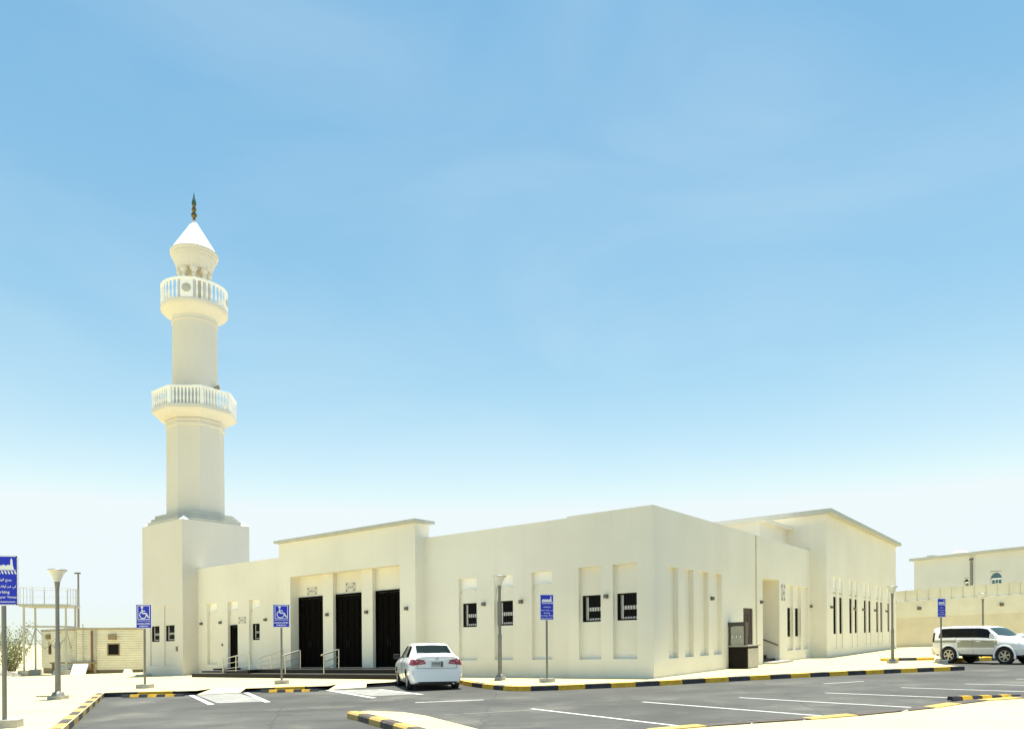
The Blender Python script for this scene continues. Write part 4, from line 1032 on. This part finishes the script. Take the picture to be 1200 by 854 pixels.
cool = thing('water_cooler', 'steel drinking water cooler with taps against the right mosque wall', 'water cooler', (CX, CY, gz(CX)), -TH)
b0 = 7.15
mb = MB(); mb.box(.02, .78, b0, b0+1.5, .1, 1.08); mb.build('cabinet', STL2, cool, 'M')
mb = MB(); mb.box(.02, .80, b0-.02, b0-.001, .1, 1.06); mb.build('front_panel', FRM, cool, 'M')
mb = MB(); mb.box(.0, .86, b0-.08, b0+1.56, 1.081, 1.13); mb.build('worktop', STL2, cool, 'M')
mb = MB(); mb.box(.10, .66, b0+.02, b0+.3, 1.131, 1.92); mb.build('back_panel', STL2, cool, 'M')
mb = MB(); mb.box(.02, .099, b0, b0+.32, 1.131, 2.1); mb.box(.661, .74, b0, b0+.32, 1.131, 2.1); mb.box(.02, .74, b0-.05, b0+.34, 1.93, 2.1); mb.build('frame', mat('dark steel frame', (.05,.045,.04), .5), cool, 'M')
for k in range(3):
    mb = MB(); x_ = .22+k*.17; mb.tube((x_, b0+.02, 1.52), (x_, b0-.09, 1.52), .022, n=8); mb.tube((x_, b0-.08, 1.52), (x_, b0-.08, 1.43), .016, n=8); mb.build('tap', CHR, cool, 'M')
mb = MB(); mb.box(.781, .80, b0+.15, b0+1.4, .98, 1.079); mb.box(.781,.80,b0+.02,b0+.12,.1,1.079); mb.build('side_trim', FRM, cool, 'M')

# ================================================================== CARS
def smooth_tab(tab, win=.10):
    xs = [r[0] for r in tab]
    def raw(x):
        if x <= xs[0]: return tab[0][1:]
        if x >= xs[-1]: return tab[-1][1:]
        for a, b in zip(tab[:-1], tab[1:]):
            if a[0] <= x <= b[0]:
                t = (x-a[0])/(b[0]-a[0]); return tuple(p+(q-p)*t for p, q in zip(a[1:], b[1:]))
    def f(x):
        k = 5; lim = min(x-xs[0], xs[-1]-x, win); acc = None
        if lim <= 1e-6: return raw(x)
        for i in range(k):
            r_ = raw(x+lim*(i-(k-1)/2)/((k-1)/2)); acc = r_ if acc is None else tuple(p+q for p, q in zip(acc, r_))
        return tuple(v/k for v in acc)
    return f
def cat(p0, p1, p2, p3, t):
    return tuple(.5*((2*b)+(-a+c)*t+(2*a-5*b+4*c-d)*t*t+(-a+3*b-3*c+d)*t**3) for a, b, c, d in zip(p0, p1, p2, p3))
class Car:
    def __init__(s, tab, axles, wr, arch):
        s.f = smooth_tab(tab); s.x0 = tab[0][0]; s.x1 = tab[-1][0]; s.axles = axles; s.wr = wr; s.arch = arch
    def ring(s, x):
        zb, wb, wm, zm, wsh, zsh, wbt, zbt, wr, zr, zt = s.f(x)
        return [(0, zb), (wb, zb), (wm, zm), (wsh, zsh), (wbt, zbt), (wr, zr), (wr*.6, zr+(zt-zr)*.72), (0, zt)]
    def S(s, x, t):
        rg = s.ring(x); i = min(int(t), 6); u = t-i
        if i in (0,): y, z = tuple(a+(b-a)*u for a, b in zip(rg[0], rg[1]))
        elif i == 1 or i == 2 or i == 3 or i == 4:
            k = lambda j: rg[max(1, min(7, j))]
            a = cat(k(i-1), k(i), k(i+1), k(i+2), u); l_ = tuple(p+(q-p)*u for p, q in zip(rg[i], rg[i+1])); y, z = tuple(.45*p+.55*q for p, q in zip(a, l_))
        else:
            k = lambda j: rg[j] if j <= 7 else (-rg[6][0], rg[6][1])
            a = cat(k(i-1), k(i), k(i+1), k(i+2), u); l_ = tuple(p+(q-p)*u for p, q in zip(rg[i], rg[i+1])); y, z = tuple(.5*p+.5*q for p, q in zip(a, l_))
        return Vector((x, y, z))
    def N(s, x, t):
        e = .01; xa = max(s.x0, x-e); xb = min(s.x1, x+e)
        a = s.S(xb, t)-s.S(xa, t); b = s.S(x, min(7, t+.02))-s.S(x, max(0, t-.02)); n = a.cross(b)
        if n.length < 1e-9: return Vector((0,0,1))
        n.normalize(); c = s.S(x, t)-Vector((x, 0, .7))
        return n if n.dot(c) > 0 else -n
    def body(s, parent, m, dx=.05, cut=None):
        ts = [0,.5,1,1.15,1.3,1.5,1.7,1.85,2,2.2,2.4,2.6,2.8,3,3.25,3.5,3.75,4,4.25,4.5,4.75,5,5.25,5.5,6,6.5,7]
        nx = int((s.x1-s.x0)/dx); xs = [s.x0+(s.x1-s.x0)*i/nx for i in range(nx+1)]
        mb = MB(); nt_ = len(ts)
        for sgn in (1, -1):
            base = len(mb.v); inside = []
            for x in xs:
                for t in ts:
                    p = s.S(x, t); ins = False
                    if t <= 3.4:
                        for ax in s.axles:
                            d = math.hypot(p.x-ax, p.z-s.wr)
                            if d < s.arch and abs(p.y) > .3:
                                ins = True; k = s.arch/max(d, 1e-4)
                                if t >= 1: p = Vector((ax+(p.x-ax)*k, p.y, s.wr+(p.z-s.wr)*k))
                    mb.v.append((p.x, p.y*sgn, p.z)); inside.append(ins)
            for i in range(nx):
                for j in range(nt_-1):
                    q = [i*nt_+j, (i+1)*nt_+j, (i+1)*nt_+j+1, i*nt_+j+1]
                    if all(inside[k] for k in q): continue
                    if cut and cut((xs[i]+xs[i+1])/2, (ts[j]+ts[j+1])/2): continue
                    mb.f.append(tuple(base+k for k in (q if sgn == 1 else reversed(q))))
        for x, rev in ((s.x0, False), (s.x1, True)):
            rg = [s.S(x, t) for t in ts if t >= 1]
            pts = [(p.x, p.y, p.z) for p in rg]+[(p.x, -p.y, p.z) for p in reversed(rg[:-1])]
            mb.poly(pts if rev else list(reversed(pts)))
        return mb.build('body', m, parent, None, 40, weld=True)
    def patch(s, name, m, parent, xa, xb, t0, t1, sgn, off=.006, nx=10, nt_=6, thick=True):
        """piece of the skin between xa(t)..xb(t), t0..t1, standing off the body"""
        fa = xa if callable(xa) else (lambda t: xa); fb = xb if callable(xb) else (lambda t: xb)
        mb = MB(); rows = []
        for j in range(nt_+1):
            t = t0+(t1-t0)*j/nt_
            for i in range(nx+1):
                x = fa(t)+(fb(t)-fa(t))*i/nx; p = s.S(x, t)+s.N(x, t)*off; mb.v.append((p.x, p.y*sgn, p.z))
        for j in range(nt_):
            for i in range(nx):
                a = j*(nx+1)+i; mb.f.append((a, a+1, a+nx+2, a+nx+1))
        return mb.build(name, m, parent, None, True)
    def top_patch(s, name, m, parent, xa, xb, tlo, off=.006, nx=8, nt_=8):
        """piece across the car (windscreen): t from tlo over the top to tlo on the other side"""
        fa = xa if callable(xa) else (lambda t: xa); fb = xb if callable(xb) else (lambda t: xb)
        mb = MB(); seq = [(tlo+(7-tlo)*j/nt_, 1) for j in range(nt_+1)]+[(7-(7-tlo)*j/nt_, -1) for j in range(1, nt_+1)]
        for t, sg in seq:
            for i in range(nx+1):
                x = fa(t)+(fb(t)-fa(t))*i/nx; n_ = s.N(x, t); p = s.S(x, t)+n_*off; mb.v.append((p.x, p.y*sg, p.z))
        for j in range(len(seq)-1):
            for i in range(nx):
                a = j*(nx+1)+i; mb.f.append((a, a+1, a+nx+2, a+nx+1))
        return mb.build(name, m, parent, None, True)
def wheel(parent, x, y, r, wd, spokes, sgn):
    mb = MB(); n = 36
    prof = [(r*.66,-wd/2+.01),(r*.72,-wd/2),(r*.94,-wd/2),(r,-wd/2+.035),(r,wd/2-.035),(r*.94,wd/2),(r*.72,wd/2),(r*.66,wd/2-.01)]
    mb.lathe(prof, n, caps=False); mb.xf(lambda a, b, c: (a, c, b+r)); o = mb.build('wheel', TYRE, parent, None, 30); o.location = (x, y, 0)
    rb = MB(); rb.lathe([(r*.67,wd/2-.012),(r*.60,wd/2-.02),(r*.58,wd/2-.09)], n, caps=False)
    for k in range(spokes):
        t = 2*math.pi*k/spokes+.3; c, s_ = math.cos(t), math.sin(t); w0, w1 = r*.10, r*.075
        q = [(r*.08*c-w0*s_, r*.08*s_+w0*c), (r*.62*c-w1*s_, r*.62*s_+w1*c), (r*.62*c+w1*s_, r*.62*s_-w1*c), (r*.08*c+w0*s_, r*.08*s_-w0*c)]
        rb.prism(q, lambda p, q_, d: (p, q_, d), wd/2-.06, wd/2-.022)
    rb.tube((0,0,wd/2-.06),(0,0,wd/2-.012), r*.16, n=14)
    rb.xf(lambda a, b, c: (a, c*sgn, b+r)); rb.build('rim', RIM, o, None, 30)
    hb = MB(); hb.lathe([(r*.585,wd/2-.085),(.03,wd/2-.09)], 24, caps=False); hb.xf(lambda a, b, c: (a, c*sgn, b+r)); hb.build('brake', TRIM, o)
    return o
def well(parent, x, y0, y1, r, arch, name='wheel_well'):
    mb = MB(); n = 18
    for i in range(n):
        t0 = math.pi*i/n; t1 = math.pi*(i+1)/n; a = arch+.005
        P = lambda t, y: (x+a*math.cos(t), y, r+a*math.sin(t))
        mb.poly([P(t0,y0),P(t1,y0),P(t1,y1),P(t0,y1)])
    yi = y0 if abs(y0) < abs(y1) else y1
    mb.poly([(x+(arch+.005)*math.cos(math.pi*i/n), yi, r+(arch+.005)*math.sin(math.pi*i/n)) for i in range(n+1)])
    mb.build(name, TRIM, parent)
def seam(car, name, parent, pts, sgn, m=TRIM, wd=.010, off=.004):
    """thin dark shut line over the skin through (x,t) points"""
    mb = MB(); P_ = [car.S(x, t)+car.N(x, t)*off for x, t in pts]
    for a, b in zip(P_[:-1], P_[1:]): mb.tube((a.x,a.y*sgn,a.z), (b.x,b.y*sgn,b.z), wd/2, n=5)
    return mb.build(name, m, parent)

# --- saloon, seen from behind
#        x     zb   wb   wm   zm   wsh  zsh  wbt  zbt   wr   zr    zt
T1 = [(-2.27, .28, .58, .735,.52, .740,.80, .660,1.00, .52, 1.055,1.065),
      (-2.23, .25, .66, .800,.52, .795,.80, .700,1.01, .56, 1.065,1.085),
      (-2.12, .23, .72, .840,.52, .835,.81, .740,1.01, .60, 1.080,1.105),
      (-1.90, .21, .75, .865,.52, .858,.83, .770,1.01, .63, 1.090,1.115),
      (-1.80, .20, .76, .875,.52, .870,.84, .785,1.00, .63, 1.110,1.125),
      (-1.05, .19, .78, .880,.52, .880,.87, .810, .98, .575,1.400,1.435),
      ( -.75, .19, .78, .880,.52, .880,.87, .815, .965,.585,1.435,1.472),
      ( -.10, .19, .78, .880,.52, .878,.86, .815, .95, .590,1.440,1.480),
      (  .35, .19, .78, .878,.52, .875,.85, .815, .94, .580,1.405,1.450),
      (  .60, .19, .78, .876,.52, .872,.84, .812, .935,.575,1.340,1.380),
      ( 1.30, .19, .77, .872,.50, .866,.80, .800, .90, .690, .960,1.00),
      ( 1.85, .20, .75, .860,.48, .845,.74, .760, .83, .640, .880, .91),
      ( 2.12, .22, .70, .810,.46, .780,.68, .690, .75, .580, .790, .82),
      ( 2.27, .27, .56, .690,.45, .650,.62, .580, .67, .480, .690, .70)]
RZ1 = 15.5
saloon = thing('saloon_car', 'white saloon car parked nose in at the kerb, seen from behind', 'car', at(-3.13, 27.45, 0), math.atan2(.964, -.267))
# model x axis forward; rear axle at -1.3
car1 = Car(T1, (-1.30, 1.30), .315, .355)
body1 = car1.body(saloon, CARW, cut=lambda x, t: -1.72 < x < -1.11 and t > 5.2)
mb = MB(); mb.box(-1.72,-1.02,-.70,.70,.95,1.0); mb.box(-1.0,1.0,-.70,.70,.5,.96); mb.box(-.62,-.58,-.62,.62,.9,1.40); mb.build('cabin_interior', mat('grey cabin trim',(.16,.17,.15),.9), saloon)
for yy in (-.40, 0, .40):
    mb = MB(); k_ = 1 if yy else .8
    mb.prism([(-.13*k_,0),(.13*k_,0),(.15*k_,.10),(.11*k_,.17*k_),(-.11*k_,.17*k_),(-.15*k_,.10)], lambda a, b, d: (d, yy+a, 1.005+b), -1.42, -1.32); mb.build('headrest', SEAT, saloon)
for sg in (1, -1):
    car1.patch('rear_window_side', CGLS, saloon, lambda t: -1.36+.42*(t-4), lambda t: -.42, 4.12, 4.86, sg)
    car1.patch('front_window_side', CGLS, saloon, lambda t: -.34, lambda t: .98-.62*(t-4), 4.12, 4.86, sg)
    seam(car1, 'door_gap', saloon, [(-.38, t) for t in (1.2,1.6,2,2.5,3,3.5,4,4.1)], sg); seam(car1, 'door_gap', saloon, [(.85, t) for t in (1.2,1.6,2,2.5,3,3.5,4)], sg)
    seam(car1, 'door_gap', saloon, [(-1.0-.12*abs(t-3), t) for t in (2.4,2.8,3.2,3.6,4)], sg)
    for hx in (-.85, .02): 
        p = car1.S(hx, 3.2); mb = MB(); mb.box(hx, hx+.19, sg*(p.y-.01), sg*(p.y+.028), p.z-.015, p.z+.015); mb.build('door_handle', CARW, saloon)
    p = car1.S(.78, 4.2); mb = MB()
    mb.prism([(-.06,-.055),(.05,-.07),(.075,.03),(.03,.085),(-.05,.075)], lambda a, b, d: (p.x+a*.6, sg*(p.y+d), p.z+.03+b), .06, .26); mb.tube((p.x,sg*(p.y-.03),p.z-.02),(p.x,sg*(p.y+.1),p.z+.0),.03); mb.build('wing_mirror', TRIM if sg > 0 else CARW, saloon)
    for ax in (-1.30, 1.30):
        well(saloon, ax, sg*.48, sg*.845, .315, .355); wheel(saloon, ax, sg*.755, .315, .20, 5, sg)
    # tail lamp: wrapped outer piece and the piece on the boot lid
    tl = car1.patch('tail_lamp', REDL, saloon, -2.262, lambda t: -1.98+.10*abs(t-3.45), 2.95, 3.80, sg, .010)
    mb = MB(); mb.prism([(.36,.84),(.745,.795),(.735,.90),(.665,.985),(.42,.955)], lambda a, b, d: (d, a*sg, b), -2.288, -2.262); mb.build('lamp_inner', REDL, tl)
    mb = MB(); mb.prism([(.40,.865),(.56,.845),(.57,.885),(.43,.905)], lambda a, b, d: (d, a*sg, b), -2.293, -2.2885); mb.prism([(.60,.90),(.70,.885),(.66,.95),(.60,.955)], lambda a, b, d: (d, a*sg, b), -2.293, -2.2885); mb.build('lamp_lens', REDP, tl)
    mb = MB(); mb.box(-2.292,-2.27, min(sg*.50,sg*.66), max(sg*.50,sg*.66), .405,.435); mb.build('reflector', mat('dark red reflector',(.10,.012,.015),.3), saloon)
    mb = MB(); mb.lathe([(.10,0),(.12,.03),(.12,.06)], 4); 
    car1.patch('bumper_side', CARW, saloon, -2.25, -1.70, 1.1, 2.35, sg, .018)
car1.top_patch('rear_window', CGLC, saloon, lambda t: -1.79+.03*(7-t), lambda t: -1.07-.02*(7-t), 5.10)
car1.top_patch('windscreen', CGLT, saloon, lambda t: .56+.0*(7-t), lambda t: 1.24-.05*(7-t), 5.10)
mb = MB(); pts = [(-.70,.30),(-.55,.25),(.55,.25),(.70,.30),(.765,.50),(.75,.62),(-.75,.62),(-.765,.50)]
mb.prism(pts, lambda a, b, d: (d, a, b), -2.30, -2.268); bmp = mb.build('rear_bumper', CARW, saloon)
mb = MB(); mb.prism([(-.56,.245),(.56,.245),(.66,.29),(-.66,.29)], lambda a, b, d: (d, a, b), -2.302, -2.24); mb.build('bumper_lip', TRIM, bmp)
mb = MB(); mb.box(-2.285,-2.266,-.30,.30,.925,.955); mb.build('boot_garnish', CARW, saloon)
mb = MB(); mb.box(-2.280,-2.266,-.19,.19,.735,.91); plate = mb.build('number_plate', mat('plate white',(.5,.5,.47),.5), saloon)
mb = MB(); mb.box(-2.284,-2.2805,-.19,-.12,.74,.905); mb.box(-2.284,-2.2805,-.10,.17,.80,.815); 
for k in range(5): mb.box(-2.284,-2.2805,-.09+k*.053,-.06+k*.053,.83,.88)
mb.build('plate_print', INK, plate)
# boot badge: three ellipses
mb = MB()
for rx, rz, cz in ((.055,.036,0),(.020,.034,0),(.036,.013,.016)):
    q = [(rx*math.cos(k*math.pi/8), 1.005+cz+rz*math.sin(k*math.pi/8)) for k in range(17)]
    for a, b in zip(q[:-1], q[1:]): mb.tube((-2.282,a[0],a[1]), (-2.282,b[0],b[1]), .006, n=5)
mb.build('boot_badge', CHR, saloon)
mb = MB(); mb.box(-2.282,-2.268,-.46,-.30,.995,1.012); mb.build('name_badge', CHR, saloon)
mb = MB()
for a, b in (((-.62,1.02),(-.64,.70)), ((.62,1.02),(.64,.70)), ((-.64,.70),(.64,.70))): mb.tube((-2.272,a[0],a[1]), (-2.272,b[0],b[1]), .006, n=5)
mb.build('boot_gap', TRIM, saloon)
mb = MB(); mb.box(-2.1,2.1,-.70,.70,.17,.26); mb.build('underbody', TRIM, saloon)
mb = MB(); mb.tube((-2.29,-.52,.235),(-2.0,-.52,.235),.035); mb.build('exhaust', CHR, saloon)
saloon.scale = (1.03, 1.05, 1.08)

# --- off roader, side view
T2 = [(-2.33, .50, .70, .820,.75, .820,.98, .805,1.20, .680,1.73, 1.80),
      (-2.28, .46, .76, .860,.75, .860,1.00,.830,1.22, .690,1.74, 1.82),
      (-2.10, .43, .80, .895,.75, .895,1.01,.865,1.23, .710,1.775,1.85),
      (-1.40, .42, .82, .910,.75, .910,1.02,.880,1.24, .720,1.80, 1.88),
      (  .10, .42, .82, .910,.75, .910,1.02,.880,1.24, .715,1.79, 1.87),
      (  .40, .42, .82, .910,.75, .910,1.01,.880,1.23, .710,1.755,1.83),
      (  .62, .42, .82, .910,.75, .908,1.01,.880,1.22, .705,1.68, 1.75),
      ( 1.18, .42, .82, .908,.75, .905,1.02, .860,1.18, .770,1.25, 1.29),
      ( 1.90, .44, .81, .900,.74, .890, 1.00,.830,1.14, .720,1.19, 1.22),
      ( 2.20, .46, .76, .860,.72, .840, .90,.770,1.01, .640,1.05, 1.08),
      ( 2.36, .52, .66, .750,.72, .730, .86,.690, .95, .580, .98, 1.00)]
suv = thing('off_road_car', 'white off road estate car with beige side panels parked at the right edge', 'car', at(20.95, 33.25, 0), math.atan2(-.91, .42))
car2 = Car(T2, (-1.395, 1.395), .405, .465)
car2.body(suv, CARW)
for sg in (1, -1):
    car2.patch('window_pillars', TRIM, suv, lambda t: -1.93, lambda t: 1.10-.70*(t-4), 4.12, 4.88, sg, .003)
    car2.patch('rear_quarter_window', CGLS, suv, lambda t: -1.98+.25*(t-4.1)**2, lambda t: -1.17, 4.10, 4.90, sg)
    car2.patch('rear_door_window', CGLS, suv, lambda t: -1.155, lambda t: -.16, 4.10, 4.90, sg)
    car2.patch('front_door_window', CGLS, suv, lambda t: -.145, lambda t: 1.14-.70*(t-4), 4.10, 4.90, sg)
    car2.patch('beige_door_panel', CARB, suv, -.92, .92, 2.15, 3.70, sg, .005)
    car2.patch('beige_rear_panel', CARB, suv, -2.20, -.94, 3.10, 3.70, sg, .005)
    car2.patch('beige_wing_panel', CARB, suv, .94, 1.05, 2.6, 3.70, sg, .005)
    for x0 in (-1.75, -.75, .25):
        car2.patch('side_decal', CARD, suv, lambda t: x0+.35*(t-3.2), lambda t: x0+.75-.5*(t-3.2), 3.25, 3.42, sg, .008)
    seam(car2, 'door_gap', suv, [(-.15, t) for t in (1.2,1.6,2,2.5,3,3.5,4)], sg); seam(car2, 'door_gap', suv, [(.95, t) for t in (1.6,2,2.5,3,3.5,4)], sg); seam(car2, 'door_gap', suv, [(-1.12+.1*(t-3), t) for t in (3,3.5,4)], sg)
    car2.patch('body_moulding', CARW, suv, -.95, .95, 1.75, 2.05, sg, .03)
    car2.patch('sill', TRIM, suv, -.95, .95, .9, 1.18, sg, .03)
    for hx in (-.98, .05):
        p = car2.S(hx, 3.35); mb = MB(); mb.box(hx, hx+.2, sg*(p.y-.01), sg*(p.y+.035), p.z-.02, p.z+.02); mb.build('door_handle', CARW, suv)
    p = car2.S(.95, 4.15); mb = MB()
    mb.prism([(-.12,-.09),(.09,-.11),(.14,.05),(.06,.15),(-.09,.14)], lambda a, b, d: (p.x+a, sg*(p.y+d), p.z+.09+b), .05, .30); mb.build('wing_mirror', CARW, suv)
    for ax in (-1.395, 1.395):
        well(suv, ax, sg*.50, sg*.885, .405, .465); wheel(suv, ax, sg*.79, .405, .25, 6, sg)
        mb = MB(); n = 18                                        # flared arch
        for i in range(n):
            t0 = -.25+(math.pi+.5)*i/n; t1 = -.25+(math.pi+.5)*(i+1)/n
            for (ra, ya, rb_, yb) in ((.46,.925,.52,.925), (.52,.925,.55,.90), (.46,.925,.46,.84)):
                P_ = lambda t, r_, y_: (ax+r_*math.cos(t), sg*y_, .405+r_*math.sin(t))
                mb.poly([P_(t0,ra,ya),P_(t1,ra,ya),P_(t1,rb_,yb),P_(t0,rb_,yb)])
        mb.build('wheel_arch', CARW, suv, None, 40, weld=True)
    tl = car2.patch('tail_lamp', mat('smoked tail lamp',(.05,.02,.02),.15), suv, -2.325, -2.20, 3.3, 4.6, sg, .012); 
    car2.patch('headlamp', mat('headlamp lens',(.55,.57,.56),.1), suv, 1.98, 2.34, 3.05, 3.9, sg, .01)
car2.top_patch('windscreen', CGLT, suv, lambda t: .54, lambda t: 1.13-.06*(7-t), 5.10)
mb = MB(); mb.box(-2.42,-2.30,-.82,.82,.42,.78); mb.build('rear_bumper', CARW, suv)
mb = MB(); mb.prism([(-.84,.45),(.84,.45),(.84,.80),(-.84,.80)], lambda a, b, d: (d, a, b), 2.28, 2.43); mb.build('front_bumper', CARW, suv)
mb = MB(); mb.box(2.34,2.40,-.5,.5,.82,1.0); mb.build('grille', CHR, suv)
mb = MB(); mb.box(-2.2,2.2,-.72,.72,.36,.50); mb.build('underbody', TRIM, suv)
mb = MB(); mb.tube((-2.345,.1,1.0),(-2.56,.1,1.0),.37,.37,28); sp = mb.build('spare_wheel', TYRE, suv, None, 30)
mb = MB(); mb.tube((-2.561,.1,1.0),(-2.575,.1,1.0),.31,.29,28); mb.build('spare_cover', CARW, sp)
suv.scale = (.89, .89, .89)
